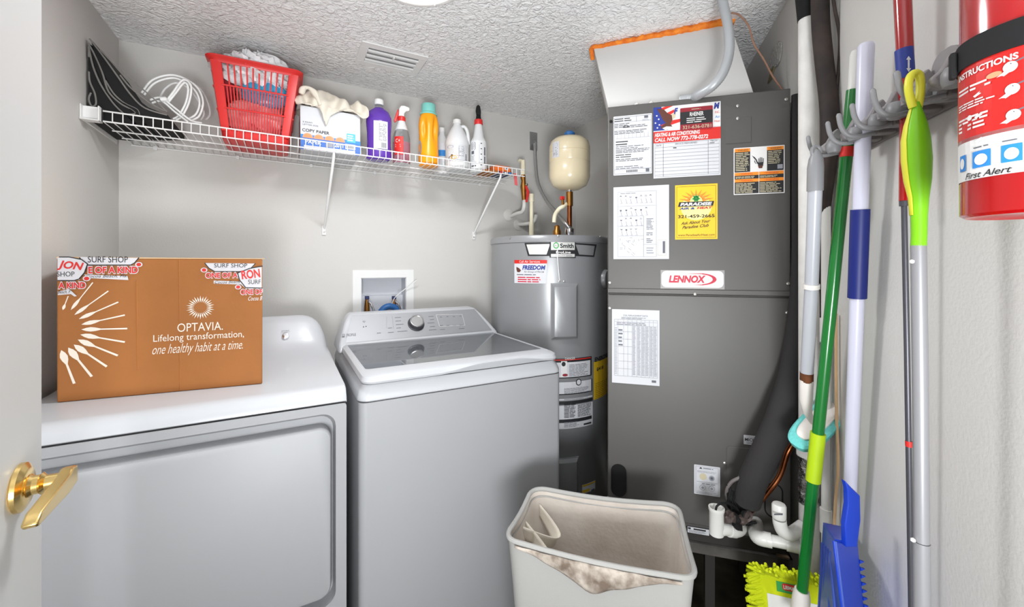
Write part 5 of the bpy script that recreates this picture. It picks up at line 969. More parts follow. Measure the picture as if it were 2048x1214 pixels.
# ================================================================ duct plenum
du = thing('duct_plenum', P1+EX*.25+EY*.2+EZ*AZ1, 'white trapezoid duct box rising from air handler to ceiling', 'duct')
o1 = P1+EY*0.06; bl, br_ = o1+EX*0.004+EZ*AZ1, o1+EX*0.452+EZ*AZ1; tl_, tr_ = onZ(1186, 92, CEIL-0.002), onZ(1459, 40, CEIL-0.002)
dv = EY*0.40; rgt = onZ(1466, 66, CEIL-.12)
b = MB(); mid_l = bl.lerp(tl_, 0.5); b.hexa([bl, br_, br_+dv, bl+dv, tl_, tr_, tr_+EY*.42, tl_+EY*.42], 'duct_board'); b.build('duct_box', du, bevel=0.002)
fm = MB(); rr_ = random.Random(6); N_ = 46; pts = [tl_.lerp(tr_, i/N_) - EY*(0.004) - EZ*0.010 + EZ*rr_.uniform(-.003, .003) for i in range(N_+1)]
pts = [tl_ - EZ*0.05 + EX*(-0.002)+EY*.01, tl_ - EZ*0.03+EX*-.004, tl_-EZ*0.012+EX*-.006] + pts; rs = [0.008, 0.009, 0.010] + [0.0085+0.006*(i/N_)+rr_.uniform(0, .0025) for i in range(N_+1)]
fm.tube(pts, rs, 'foam', 10); fm.build('foam_seal', du); 
MB().tube([tr_+EX*.004, tr_+EX*.012+EY*.15, tr_+EX*.014+EY*.35], [0.015, 0.016, 0.014], 'foam', 10).build('foam_seal', du)
# grey flexible line over the duct
t_ = 1.22; gp = smooth_path([P(1434, -40, 1.28), P(1447, 10, 1.26), P(1457, 60, 1.24), P(1458, 105, 1.23), P(1446, 145, 1.225), P(1425, 172, 1.235), P(1400, 188, 1.27), P(1384, 196, 1.31), P(1360, 199, 1.33)], 14)
hz_ = MB(); hz_.tube(gp, [0.0135+0.0007*(i % 2) for i in range(len(gp))], 'steel', 14); mat('conduit_grey', (176, 179, 182), 0.4, 0.3); hz_.m = ['conduit_grey']; tag(hz_.build('flexible_power_conduit'), 'thick light grey flexible conduit looping down onto the air handler', 'conduit')
wr_ = MB(); wp_ = smooth_path([P(1463, 26, 1.36), P(1478, 30, 1.34), P(1497, 52, 1.33), P(1508, 88, 1.33), P(1527, 118, 1.33), P(1545, 152, 1.33), P(1562, 176, 1.32), P(1566, 186, 1.31)], 8); wr_.tube(wp_, 0.0028, 'copper', 8); mat('wire_brown', (150, 112, 92), 0.45); wr_.m = ['wire_brown']; tag(wr_.build('thermostat_wire'), 'thin brown wire running from ceiling to air handler corner', 'wire')

# ================================================================ refrigerant line and drains at the foot of the air handler
ln = thing('insulated_line', onA(1490, 1000, .05), 'thick black insulated refrigerant line bending down into the air handler', 'pipe')
pp = smooth_path([P(1592, 190, 1.222), P(1591, 400, 1.222), P(1593, 560, 1.215), P(1590, 660, 1.20), P(1582, 750, 1.175), P(1563, 828, 1.155), P(1536, 893, 1.145), P(1508, 955, 1.15), P(1493, 1002, 1.17)], 8)
rs = [0.012+0.024*min(1, max(0, (i-12)/26)) for i in range(len(pp))]; rs = [min(r_, 0.047) for r_ in rs]; MB().tube(pp, rs, 'foam_black', 22).build('line_insulation', ln)
MB().tube([P(1493, 1000, 1.17), P(1486, 1022, 1.18), P(1481, 1036, 1.21)], [0.024, 0.019, 0.016], 'black_rubber', 14).build('wrapped_end', ln)
cu_ = MB().tube(smooth_path([P(1592, 880, 1.16), P(1575, 905, 1.16), P(1560, 950, 1.17), P(1535, 985, 1.18), P(1505, 1018, 1.2), P(1488, 1035, 1.22)]), 0.008, 'copper', 12); tag(cu_.build('liquid_line'), 'bare copper line curving below the black insulated line', 'pipe')
jn = MB(); rr_ = random.Random(2)
for s_ in range(5):
    pts = [P(1462+s_*7, 960+6*s_, 1.18)] ; base_ = [(1458, 975), (1462, 1005), (1475, 1030), (1490, 1040), (1512, 1048)]
    jn.tube(smooth_path([P(u+rr_.uniform(-8, 8), v+rr_.uniform(-8, 8), 1.175+rr_.uniform(-.01, .01)) for u, v in base_]), 0.0035, 'black_rubber', 7)
jn.tube(smooth_path([P(1480, 955, 1.16), P(1462, 965, 1.17), P(1453, 985, 1.18), P(1460, 1010, 1.19), P(1480, 1030, 1.2)]), 0.0045, 'rack_dark', 8)
tag(jn.build('wire_bundle'), 'tangle of dark wires and tape at the foot of the black line', 'wires')
tag(MB().tube(smooth_path([P(1431, 1027, 1.125), P(1434, 1012, 1.125), P(1448, 1006, 1.13), P(1466, 1010, 1.15), P(1480, 1024, 1.17)]), 0.003, 'black_rubber', 8).build('float_switch_wire'), 'black wire arching out of the white drain standpipe', 'wire')
mt = MB(); rr_ = random.Random(9)
for s_ in range(9): p = P(1476+rr_.uniform(-26, 22), 1040+rr_.uniform(-10, 12), 1.135); mt.lathe(p, [(0.006, -.012), (0.014+rr_.uniform(0, .006), 0), (0.006, .012)], 'wood' if s_ % 3 else 'black_rubber', 8, axis=(rr_.uniform(-1, 1), rr_.uniform(-1, 1), rr_.uniform(-1, 1)))
mat('duct_mastic', (74, 62, 58), 0.5, bump=(80, 0.8, 0.006)); mt.m = ['duct_mastic' if x == 'wood' else x for x in mt.m]; tag(mt.build('mastic_joint'), 'dark lumpy mastic around the line joint at the cabinet base', 'sealant')
dt = thing('condensate_tee', P(1433, 1070, 1.13), 'white drain tee with open standpipe in front of the cabinet base', 'pipe')
MB().lathe(P(1433, 1068, 1.13), [(0.016, -0.002), (0.0185, 0.0), (0.0185, 0.062), (0.0205, 0.066), (0.0205, 0.073), (0.017, 0.0735), (0.015, 0.06)], 'pvc', 24).build('standpipe', dt)
MB().tube(smooth_path([P(1436, 1059, 1.13), P(1452, 1058, 1.135), P(1470, 1063, 1.15)]), 0.0165, 'pvc', 16).build('side_pipe', dt); MB().tube(smooth_path([P(1458, 1061, 1.135), P(1470, 1062, 1.145), P(1480, 1058, 1.17), P(1482, 1050, 1.21)], 5), 0.0165, 'pvc', 18).build('elbow', dt)
dp = thing('drain_pipe', P(1540, 1085, 1.1), 'white drain pipe with elbow running right to the drain stack', 'pipe')
MB().tube(smooth_path([onA(1512, 1046, .005), P(1511, 1058, 1.185), P(1515, 1074, 1.135), P(1538, 1080, 1.12)], 6), 0.0185, 'pvc', 20).build('elbow', dp); MB().tube([P(1534, 1079, 1.122), P(1574, 1087, 1.10)], 0.0148, 'pvc', 18).build('pipe', dp); MB().tube([P(1528, 1078, 1.125), P(1543, 1081, 1.117)], 0.0188, 'pvc', 20).build('hub', dp); MB().tube([P(1572, 1086.6, 1.10), P(1600, 1093, 1.085)], 0.018, 'pvc', 20).build('hub', dp)
ct = thing('cleanout_elbow', P(1560, 1060, 1.08), 'white capped cleanout elbow joining the drain stack', 'pipe')
MB().lathe(P(1558, 1036, 1.07), [(0.015, 0), (0.0165, 0.003), (0.0165, 0.033), (0.014, 0.037), (0.008, 0.038)], 'pvc', 24).build('cap', ct)
MB().tube(smooth_path([P(1559, 1038, 1.07), P(1560, 1048, 1.07), P(1566, 1062, 1.07), P(1580, 1068, 1.075), P(1592, 1062, 1.08), P(1606, 1052, 1.085)], 6), 0.0160, 'pvc', 20).build('elbow', ct)
tp_ = P(1558, 1030, 1.07-0.0175); a = Art(plane_fn(tp_, Rv, EZ, -Fv)); a.text('CHARLOTTE', -0.013, -0.001, 0.013, 0.004, 'ink_grey', 1) if False else a.lines(-0.013, -0.002, 0.013, 0.005, 1, 'ink_grey', 1, w=.6); a.build('cap_marking', ct)

# ================================================================ laundry hamper
hp = thing('laundry_hamper', (0.69, 0.80, 0), 'cream canvas laundry hamper with stained lining in the foreground', 'hamper')
HB = [Vector((0.452, 0.866)), Vector((0.742, 0.560)), Vector((0.931, 0.762)), Vector((0.632, 1.028))]   # FL FR BR BL at rim
cen = sum(HB, Vector((0, 0)))/4
def hring(s, z, r=0.03, n=6, sag=0.0, wob=0.0, per=6):
    pts = [cen + (p-cen)*s for p in HB]; out = []
    for i in range(4):
        p, a_, b_ = pts[i], pts[i-1], pts[(i+1) % 4]; da, db = (a_-p).normalized(), (b_-p).normalized(); p0, p1 = p+da*r*1.3, p+db*r*1.3
        for k in range(n+1): t_ = k/n; out.append((p0*(1-t_)**2 + p*2*t_*(1-t_) + p1*t_*t_))
        nx0, nx1 = p1, b_ + (p-b_).normalized()*r*1.3
        for k in range(1, per): out.append(nx0.lerp(nx1, k/per) )
    res = []
    for j, p in enumerate(out):
        i = j // (n+1+per-1); k = j % (n+1+per-1); e = 0
        if k > n: e = math.sin(math.pi*(k-n)/per)
        nrm2 = (cen-p).normalized()
        q_ = p + nrm2*wob*e
        res.append(Vector((q_.x, q_.y, z - sag*e)))
    return res
RZ = ZC-0.655
o_ = MB(); o_.ring_loft([hring(0.80, 0.012), hring(0.815, 0.02), hring(0.90, 0.35, wob=.004), hring(0.955, 0.52, wob=.006), hring(1.0, RZ, sag=.006)], 'canvas', True, False); o_.build('canvas_body', hp, subsurf=1)
i_ = MB(); i_.ring_loft([hring(0.985, RZ, sag=.006), hring(0.95, 0.56, wob=.012), hring(0.90, 0.45, wob=.004, sag=.006), hring(0.86, 0.33, wob=.012), hring(0.79, 0.05, wob=.006), hring(0.76, 0.03)], 'canvas_lining', False, True); i_.build('lining', hp, subsurf=1)
MB().tube(hring(0.995, RZ+0.002, sag=.007), 0.0062, 'canvas', 10, closed=True).build('rim_piping', hp)
MB().tube(hring(0.965, RZ-0.016, sag=.007), 0.0022, 'canvas', 6, closed=True).build('rim_stitching', hp)
# turned-over stained cuff hanging along the front rim
FL, FR = HB[0], HB[1]; on = Vector((FR.y-FL.y, -(FR.x-FL.x))).normalized(); on = on if on.dot(cen-FL) < 0 else -on
def cuff(u, v):
    p = FL.lerp(FR, 0.07+0.86*u); dr = 0.003 + 0.012*math.sin(math.pi*u) + 0.042*math.exp(-((u-0.50)/0.24)**2) * (1-0.12*math.sin(u*23)); sg = 0.007*math.sin(math.pi*(0.07+.86*u))
    return Vector((p.x+on.x*(0.0075+0.003*math.sin(v*3)+.001*math.sin(u*40)), p.y+on.y*(0.0075+0.003*math.sin(v*3)+.001*math.sin(u*40)), RZ-sg+0.001-dr*v))
m_ = MB(); m_.grid(cuff, 40, 6, 'canvas_dirty'); m_.build('turned_cuff', hp, solid=0.0025)
# inside pocket on the short left side (FL-BL)
BL_ = HB[3]
for lo, hi, z0, z1 in ((0.10, 0.55, RZ-0.03, RZ-0.11), (0.45, 0.98, RZ-0.03, RZ-0.10)):
    A_, B_ = FL.lerp(BL_, lo), FL.lerp(BL_, hi); ins = (cen-(FL+BL_)/2).normalized()
    def pk(u, v, A_=A_, B_=B_, z0=z0, z1=z1):
        s_ = math.sin(math.pi*u); p = A_.lerp(B_, u) + ins*(0.012+0.085*s_*(1-v*0.3)); return Vector((p.x, p.y, z0 - 0.05*s_ - 0.02*v - (0.012 if v > .5 else 0)))
    m_ = MB(); m_.grid(pk, 14, 3, 'cloth_beige'); m_.build('pocket_flap', hp, solid=0.003)
# ================================================================ drain stack and wall pipes (right of the air handler)
MD = Vector((1, 1, 0)).normalized(); MN = Vector((-1, 1, 0)).normalized()   # along the right wall, and out from it
sp = thing('drain_stack', P(1618, 1100, 1.10), 'white painted drain pipe running floor to ceiling beside air handler', 'pipe')
sa = P(1617, 20, 1.10); sb = P(1619, 1100, 1.10); sb2 = Vector((sb.x, sb.y, 0.0)); sa2 = Vector((sa.x, sa.y, CEIL-0.001))
MB().tube([sb2, sb2.lerp(sa2, .3), sb2.lerp(sa2, .6), sa2], 0.0235, 'pvc_old', 24).build('pipe', sp)
fz0, fz1 = P(1618, 1005, 1.1).z, P(1618, 880, 1.1).z; MB().tube([sb2.lerp(sa2, fz0/CEIL), sb2.lerp(sa2, fz1/CEIL)], 0.0255, 'foil', 20).build('foil_wrap', sp)
MB().tube([sb2.lerp(sa2, .36), sb2.lerp(sa2, .40)], 0.029, 'pvc_old', 24).build('coupling', sp)
MB().tube([sb2.lerp(sa2, .905), sb2.lerp(sa2, .94), sb2.lerp(sa2, .99)], [0.025, 0.031, 0.030], 'black_rubber', 18).build('tape_wrap', sp)
il = thing('insulated_line', P(1650, 300, 1.02), 'dark brown insulated pipe running down from ceiling on the right wall', 'pipe')
ip = smooth_path([P(1640, -60, 1.03), P(1641, 40, 1.03), P(1648, 120, 1.02), P(1657, 200, 1.01), P(1660, 270, 1.0), P(1655, 340, 1.01), P(1648, 420, 1.04), P(1645, 520, 1.07), P(1644, 640, 1.10)], 6)
n_ = len(ip); MB().tube(ip, [0.0195 if i < n_*0.55 else 0.0195-0.009*min(1, (i-n_*.55)/(n_*.3)) for i in range(n_)], 'foam_brown', 20).build('line_insulation', il)
tag(MB().tube(smooth_path([P(1664, -20, 1.0), P(1670, 20, 1.0), P(1679, 70, 1.0), P(1678, 130, 1.0), P(1672, 185, 1.0)]), 0.004, 'foam_brown', 8).build('control_wire'), 'thin brown cable beside the insulated pipe on the right wall', 'wire')
cn_ = thing('wall_conduit', onM(1650, 700, .02), 'narrow cream conduit strapped to the right wall below the rack', 'conduit')
c0, c1 = onM(1652, 320, .016), onM(1651, 1150, .016); c1 = Vector((c0.x, c0.y, 0.02)); MB().tube([c0, c1], 0.010, 'pvc', 12).build('pipe', cn_)
for v in (660, 1040): p = onM(1651, v, .016); MB().tube([Vector((c0.x, c0.y, p.z-.03)), Vector((c0.x, c0.y, p.z+.03))], 0.013, 'pvc', 12).build('coupling', cn_)
c2 = onM(1672, 700, .008); MB().tube(smooth_path([Vector((c2.x, c2.y, 1.16)), onM(1673, 820, .008), onM(1676, 930, .008), onM(1672, 990, .01), onM(1668, 1060, .012)]), 0.0035, 'cardboard_pale', 8).build('loose_cord', cn_)

# ================================================================ tool rack
rk = thing('tool_rack', onM(1790, 240, 0.0), 'grey wall-mounted tool rack with folding hooks', 'rack')
def mp(x, g, z): return Vector((x - g*0.7071, x - MOP + g*0.7071, ZC+z))   # point by wall X, distance out, height
RX0, RX1 = 0.70, 1.10
bd = MB(); prf = [(0.001, 0.243), (0.008, 0.243), (0.012, 0.250), (0.020, 0.251), (0.028, 0.256), (0.028, 0.264), (0.016, 0.270), (0.008, 0.276), (0.008, 0.290), (0.001, 0.290)]
O_ = mp(RX0, 0, 0); bd.prism(prf, O_, MN, EZ, MD*((RX1-RX0)*math.sqrt(2)), 'rack_dark'); bd.build('back_rail', rk, bevel=0.0015)
hxs = (0.805, 0.851, 0.898, 0.934, 0.967, 1.036)
for x in hxs:
    hk = MB(); x_ = x + 0.0707
    def hp_(g, z): return mp(x_ , g, z)
    k0 = smooth_path([hp_(.020, .254), hp_(.050, .246), hp_(.072, .243), hp_(.087, .249), hp_(.096, .266), hp_(.100, .290)], 5)
    hk.tube(k0, [0.0043]*(len(k0)-1) + [0.0025], 'grey_plastic', 12); hk.build('hook', rk)
    MB().obox(mp(x_-.007, .012, .244), MD*0.020, MN*0.030, EZ*0.022, 'rack_dark').build('hook_hinge', rk, bevel=0.002)
for x in (0.80, 0.845, 0.892, 0.93, 0.985, 1.05):
    x_ = x+0.045
    cl_ = MB(); cl_.lathe(mp(x_, .056, .256), [(0.004, -.014), (0.012, -.012), (0.015, -.004), (0.015, .006), (0.011, .014), (0.003, .016)], 'grey_plastic', 18); cl_.lathe(mp(x_+.020, .058, .262), [(0.003, -.012), (0.011, -.009), (0.012, .004), (0.004, .012)], 'rack_grey', 14); cl_.build('grip_ball', rk)
    MB().prism([(0.004, .248), (0.060, .246), (0.074, .252), (0.078, .262), (0.066, .272), (0.056, .292), (0.046, .300), (0.036, .284), (0.020, .280), (0.002, .298)], mp(x_+.004, 0, 0), MN, EZ, MD*0.012, 'rack_grey').build('clamp_arm', rk, bevel=0.003)
# big rounded clamp next to the extinguisher
b_ = MB(); b_.prism(rrect(-0.03, .264, 0.03, .316, .024, 6), mp(0.878, .010, 0), MD*-1, EZ, MN*0.030, 'rack_grey'); b_.build('clamp_housing', rk, bevel=0.008, seg=4)
b_ = MB(); b_.prism(rrect(-0.025, .246, 0.02, .274, .010, 5), mp(0.885, .028, 0), MD*-1, EZ, MN*0.026, 'grey_plastic'); b_.build('clamp_jaw', rk, bevel=0.005, seg=3)

# ================================================================ hanging tools
def pole(root, name, pts, r, m, n=20): return MB().tube(pts, r, m, n).build(name, root)
# 1 grey pole with scrubber pad
s1 = thing('tub_scrubber', P(1625, 800, .93), 'long grey scrubber pole with aqua pad, leftmost hanging tool', 'scrubber')
pole(s1, 'handle_grip', [P(1632, 300, .90), P(1632, 318, .90), P(1631, 335, .90), P(1630, 382, .905)], [0.006, 0.0135, 0.0155, 0.0155], 'grey_plastic')
MB().tube([P(1632, 303, .90) + Rv*0.009*math.cos(a_) + EZ*0.012*math.sin(a_) for a_ in [math.radians(k*30) for k in range(12)]], 0.004, 'grey_plastic', 8, closed=True).build('hanging_loop', s1)
pole(s1, 'pole', [P(1630, 380, .905), P(1623, 570, .955), P(1613, 762, 1.0)], 0.0136, 'pole_grey')
pole(s1, 'rust_band', [P(1613.6, 745, .996), P(1613, 764, 1.0)], 0.0141, 'rust'); MB().tube([P(1623, 568, .954), P(1622.6, 577, .956)], 0.0165, 'tape_white', 20).build('strap_clip', s1)
pole(s1, 'pole_socket', [P(1613, 760, 1.0), P(1612, 800, 1.005), P(1615, 825, 1.01), P(1621, 838, 1.015)], [0.0148, 0.014, 0.010, 0.007], 'tape_white')
pc = P(1637, 842, 1.02); px_ = (P(1684, 797, 1.035)-P(1590, 888, 1.0)); L_ = px_.length*.875; px_.normalize(); pn_ = (Fv*-0.50 + Rv*-0.6 + EZ*0.62); pn_ = (pn_ - px_*pn_.dot(px_)).normalized(); py_ = pn_.cross(px_)
def padring(hl, hw, off, ex=0.7): return [pc + px_*hl*math.copysign(abs(math.cos(a_))**ex, math.cos(a_)) + py_*hw*math.copysign(abs(math.sin(a_))**ex, math.sin(a_)) + pn_*off for a_ in [2*math.pi*k/36 for k in range(36)]]
m_ = MB(); m_.ring_loft([padring(L_*.50, .027, -.026), padring(L_*.56, .034, -.021), padring(L_*.58, .036, -.004), padring(L_*.54, .032, 0)], 'teal_sponge'); m_.build('sponge_pad', s1)
m_ = MB(); m_.ring_loft([padring(L_*.43, .022, .0), padring(L_*.43, .022, .005), padring(L_*.38, .018, .008)], 'tape_white'); m_.build('pad_plate', s1); MB().tube([pc + pn_*.004 - px_*.0, P(1621, 838, 1.015)], 0.009, 'tape_white', 12).build('swivel_joint', s1)
m_ = MB(); m_.ring_loft([padring(L_*.48, .026, -.032), padring(L_*.48, .026, -.025)], 'magenta'); m_.build('pad_backing', s1)

# 2 green mop
s2 = thing('dust_mop', P(1600, 1190, .76), 'green-handled mop with fluffy lime head, second hanging tool', 'mop')
pole(s2, 'foam_grip', [P(1711, 103, .885), P(1710, 110, .885), P(1707, 183, .882)], [0.0075, 0.0095, 0.0105], 'pvc')
top_, bot_ = P(1706, 180, .882), P(1603, 1192, .98)
def gp_(v): return top_.lerp(bot_, (top_.z-(ZC))/(top_.z-bot_.z)*0 + (v-180)/(1192-180)*1.0)
gl_ = lambda v: (lambda s_: top_.lerp(bot_, s_))(((v-180)/(1192-180)) * .882/(.882*(v-180)/(1192-180) + .98*(1-(v-180)/(1192-180))) if True else 0)
pole(s2, 'pole', [gl_(180), gl_(520), gl_(860), gl_(1192)], 0.0118, 'green_pole'); pole(s2, 'red_label', [gl_(294), gl_(314)], 0.0122, 'ink_red'); pole(s2, 'lime_sleeve', [gl_(866), gl_(962)], 0.0150, 'lime')
pole(s2, 'head_socket', [gl_(1180), gl_(1192), gl_(1235)], [0.0150, 0.018, 0.02], 'tape_white')
A_ = P(1516, 1142, 1.10); B_ = P(1652, 1170, 1.00); dr_ = (B_-A_); Wd = dr_.length; dr_.normalize(); dn_ = (EZ*-1 + Fv*-0.15).normalized(); nn_ = dr_.cross(dn_).normalized(); nn_ = nn_ if nn_.dot(Fv) < 0 else -nn_
m_ = MB(); m_.obox(A_-nn_*.012, dr_*Wd, dn_*0.36, nn_*0.012, 'lime_cloth'); m_.build('mop_pad', s2, bevel=0.004)
fr2 = MB(); rr_ = random.Random(12)
def finger(p, d_, l):
    d_ = (d_+Vector((rr_.uniform(-.35, .35), rr_.uniform(-.35, .35), rr_.uniform(-.35, .35)))).normalized(); fr2.tube([p, p+d_*l*.7, p+d_*l*1.45], [0.004, 0.0058, 0.0034], 'lime_cloth', 6)
for k in range(34):
    for q_ in range(3): finger(A_+dr_*Wd*k/33+dn_*.006*q_-nn_*(.008*q_-.002), (-dn_*0.8+nn_*0.7), .024)
for k in range(60):
    for q_ in range(3): finger(A_+dn_*.36*k/59+dr_*.005*q_-nn_*(.006*q_-.002), (-dr_*0.7+nn_*0.6), .024)
for k in range(50): finger(B_+dn_*.36*k/49, (dr_*0.6+nn_*.4), .02)
stuff(fr2.build('chenille_fringe', s2))
a = Art(plane_fn(A_+nn_*.0008, dr_, -dn_, nn_)); a.rect(0.018, -0.36, Wd-0.012, -0.048, 'ink_white', 1); a.rect(0.042, -0.038, 0.095, -0.014, 'ink_green', 1); a.poly(rrect(0.055, -0.032, 0.092, -0.016, .005, 3), 'ink_red', 2); a.text('LIBMAN', 0.058, -0.029, 0.089, -0.020, 'ink_white', 3, bold=.03); a.build('head_label', s2)
# 3 white broom pole with blue grip
s3 = thing('broom', P(1705, 960, .82), 'white broom pole with dark blue foam grip in the middle of the rack', 'broom')
w0, w1 = P(1732, 92, .795), P(1697, 1080, .90)
def wl(v): s_ = (v-92)/(1080-92); return w0.lerp(w1, s_*.795/(s_*.795+(1-s_)*.90))
pole(s3, 'pole', [wl(92), wl(95), wl(500), wl(1080)], [0.0124, 0.0133, 0.0128, 0.0115], 'lilac_white'); pole(s3, 'blue_grip', [wl(419), wl(596)], 0.0160, 'blue_grip'); MB().lathe(w0, [(0.0128, -.004), (0.013, 0), (0.011, .004)], 'lilac_white', 20).build('end_cap', s3)
# 4 red telescopic handle
s4 = thing('telescopic_duster', P(1815, 700, .68), 'red and dark grey telescopic handle hanging behind the lime grip', 'duster')
r0, r1 = P(1804, -30, .69), P(1808, 402, .69)
pole(s4, 'red_grip', [r0, P(1812, 150, .69), P(1813, 250, .69), P(1808, 402, .69)], [0.0119, 0.0113, 0.0088, 0.0068], 'red_paint'); pole(s4, 'blue_label', [P(1808, 99, .69), P(1812, 158, .69)], [0.0121, 0.0118], 'ink_blue')
a = Art(plane_fn(P(1817, 128, .672), Rv, EZ, -Fv)); a.poly([(-.0015, -.008), (.0015, -.008), (.0015, .008), (-.0015, .008)], 'ink_white', 1); a.poly([(-.004, .007), (.004, .007), (0, .013)], 'ink_white', 1); a.poly([(-.004, -.007), (0, -.013), (.004, -.007)], 'ink_white', 1); a.build('arrow_mark', s4)
pole(s4, 'pole', [P(1808, 400, .69), P(1814, 700, .69), P(1823, 1240, .69)], 0.0040, 'dark_pole'); pole(s4, 'lock_ring', [P(1808.5, 402, .69), P(1808.8, 412, .69)], 0.0068, 'dark_pole'); pole(s4, 'red_ring', [P(1818, 882, .69), P(1818.3, 893, .69)], 0.005, 'ink_red')
# 5 lime-green grip pole with hanging loop on a hook
s5 = thing('floor_squeegee', P(1843, 700, .6), 'grey pole with bulbous lime green grip looped over a hook', 'squeegee')
T5 = .60; gpts = [(1832, 205, 8), (1832, 225, 15), (1832, 250, 24), (1832, 280, 30), (1834, 320, 31.5), (1836, 360, 28), (1838, 395, 21), (1838, 430, 18), (1838, 470, 17), (1837, 492, 17)]
m_ = MB(); m_.tube([P(u, v, T5) for u, v, r_ in gpts], [r_*.72/FPX*T5 for u, v, r_ in gpts], 'lime_grip', 28); m_.build('lime_grip', s5)
lp = [P(u, v, T5) for u, v in ((1826, 215), (1820, 195), (1817, 175), (1820, 155), (1829, 146), (1838, 150), (1841, 168), (1840, 190), (1836, 215))]; m_ = MB(); m_.tube(smooth_path(lp, 5), 0.0052, 'ink_yellow', 12); mat('lime_yellow', (216, 214, 60), 0.4); m_.m = ['lime_yellow']; m_.build('hanging_loop', s5)
m_ = MB(); m_.grid(lambda u, v: P(1832 + (-1 - .0)*0, 0, T5), 1, 1, 'lime_yellow') if False else None
st_ = [(P(u, v, T5), r_*.72/FPX*T5+0.0006) for u, v, r_ in gpts[:8]]; m_ = MB(); a0_ = math.atan2(-st_[0][0].y, -st_[0][0].x); n_ = 9
rows = []
for c_, r_ in st_:
    k0 = math.atan2(-c_.y, -c_.x); rows.append([Vector((c_.x+r_*math.cos(k0-1.9+1.25*i/n_), c_.y+r_*math.sin(k0-1.9+1.25*i/n_), c_.z)) for i in range(n_+1)])
vs = [p for r_ in rows for p in r_]; m_.add(vs, [(j*(n_+1)+i, j*(n_+1)+i+1, (j+1)*(n_+1)+i+1, (j+1)*(n_+1)+i) for j in range(len(rows)-1) for i in range(n_)], 'lime_yellow'); m_.build('grip_inlay', s5, solid=0.0008)
pole(s5, 'pole', [P(1837, 490, T5), P(1841, 800, T5), P(1843, 1083, T5)], 17*.72/FPX*T5, 'pole_silver'); pole(s5, 'lower_pole', [P(1843, 1084, T5), P(1844, 1260, T5)], 18.5*.72/FPX*T5, 'pole_silver')
for v in (523, 1080): p = P(1824 if v < 600 else 1826, v, T5); MB().lathe(p, [(0.001, -.003), (0.003, -.0015), (0.003, .0015), (0.001, .003)], 'ink_white', 10).build('lock_button', s5)
# dustpan
dp_ = thing('dustpan', P(1690, 1100, .80), 'blue ribbed dustpan hanging at the foot of the white broom pole', 'dustpan')
tA, tB, tC = .93, .795, .845
m_ = MB()
hl = [P(1691, 962, .80), P(1703, 975, .80), P(1721, 992, .80), P(1722, 1040, .80), P(1715, 1095, .80), P(1692, 1095, .80), P(1690, 1050, .80), P(1696, 1010, .80), P(1695, 980, .80)]
o0 = hl[0]; m_.prism([((p-o0).dot(Rv), (p-o0).z) for p in hl], o0, Rv, EZ, Fv*0.012, 'blue_plastic'); m_.build('handle', dp_, bevel=0.002)
z_ = -60
top = [P(1646, 1048, tA), P(1669, 1082, tB), P(1716, 1092, tC)]; low = [P(1630, 1280, tA-.01), P(1694, 1290, tB-.02), P(1735, 1290, tC-.01)]
m_ = MB(); th_ = 0.004
def panel(a_, b_, c_, d_, mm): # a,b top; c,d bottom (under b, a)
    n_ = (b_-a_).cross(d_-a_).normalized()*th_; m_.hexa([a_, b_, c_, d_, a_+n_, b_+n_, c_+n_, d_+n_], mm)
panel(top[0], top[1], low[1], low[0], 'blue_ridge'); m_.build('ridged_base', dp_, bevel=0.001)
m_ = MB(); panel(top[1], top[2], low[2], low[1], 'blue_plastic'); m_.build('side_wall', dp_, bevel=0.001)
m_ = MB(); bk_ = P(1702, 1060, .93); m_.hexa([top[0], top[1], top[2], bk_, top[0]+EZ*.004, top[1]+EZ*.004, top[2]+EZ*.004, bk_+EZ*.004], 'blue_plastic'); m_.build('back_wall', dp_, bevel=0.001)
for k in range(4):
    s_ = .2+k*.2; p, q_ = top[0].lerp(top[1], s_), low[0].lerp(low[1], s_); nv_ = (top[1]-top[0]).cross(low[0]-top[0]).normalized(); nv_ = nv_ if nv_.dot(Rv) < 0 else -nv_
    MB().tube([p.lerp(q_, .15)+nv_*.003, p.lerp(q_, .95)+nv_*.003], 0.0035, 'blue_ridge', 8).build('rib', dp_)
for k in range(9):
    p = top[2].lerp(low[2], .14+k*.075); MB().prism([(0, 0), (.009, -.003), (0, -.007)], p-Fv*.002, Rv, EZ, Fv*.004, 'blue_plastic').build('comb_tooth', dp_)

# ================================================================ fire extinguisher
ec = P(2068, 400, .441); er = 0.0545; ez0 = ZC+0.052; 
fe = thing('fire_extinguisher', (ec.x, ec.y, ez0), 'red fire extinguisher strapped to the wall at the right edge', 'fire extinguisher'); ec.z = 0
MB().lathe(ec, [(er-.012, ez0+.004), (er-.004, ez0), (er, ez0+.003), (er, ez0+.30), (er-.006, ez0+.33), (er-.025, ez0+.352), (.016, ez0+.362), (.015, ez0+.375)], 'red_paint', 72).build('cylinder', fe)
hv = MB(); hv.lathe(ec, [(.017, ez0+.374), (.017, ez0+.39), (.012, ez0+.392)], 'black_rubber', 20); hv.build('valve_body', fe)
def et(u, v): p = onCyl(u, v, ec, er); return p
ETH = math.atan2(-ec.y, -ec.x)
efn = lambda x, y, l: Vector((ec.x+(er+.0005+l)*math.cos(ETH+x/er), ec.y+(er+.0005+l)*math.sin(ETH+x/er), y))
def ex_(u, v): p = et(u, v); th = math.atan2(p.y-ec.y, p.x-ec.x); return ((th-ETH+math.pi) % (2*math.pi)-math.pi)*er, p.z
a = Art(efn); zl0 = ex_(1985, 352)[1]; zm = ex_(1985, 262)[1]; zt2 = ex_(1985, 88)[1]
mat('label_red', (198, 34, 30), 0.35)
def arc(x0, x1, z0, z1, m, ly): a.rect(x0, z0, x1, z1, m, ly, 24)
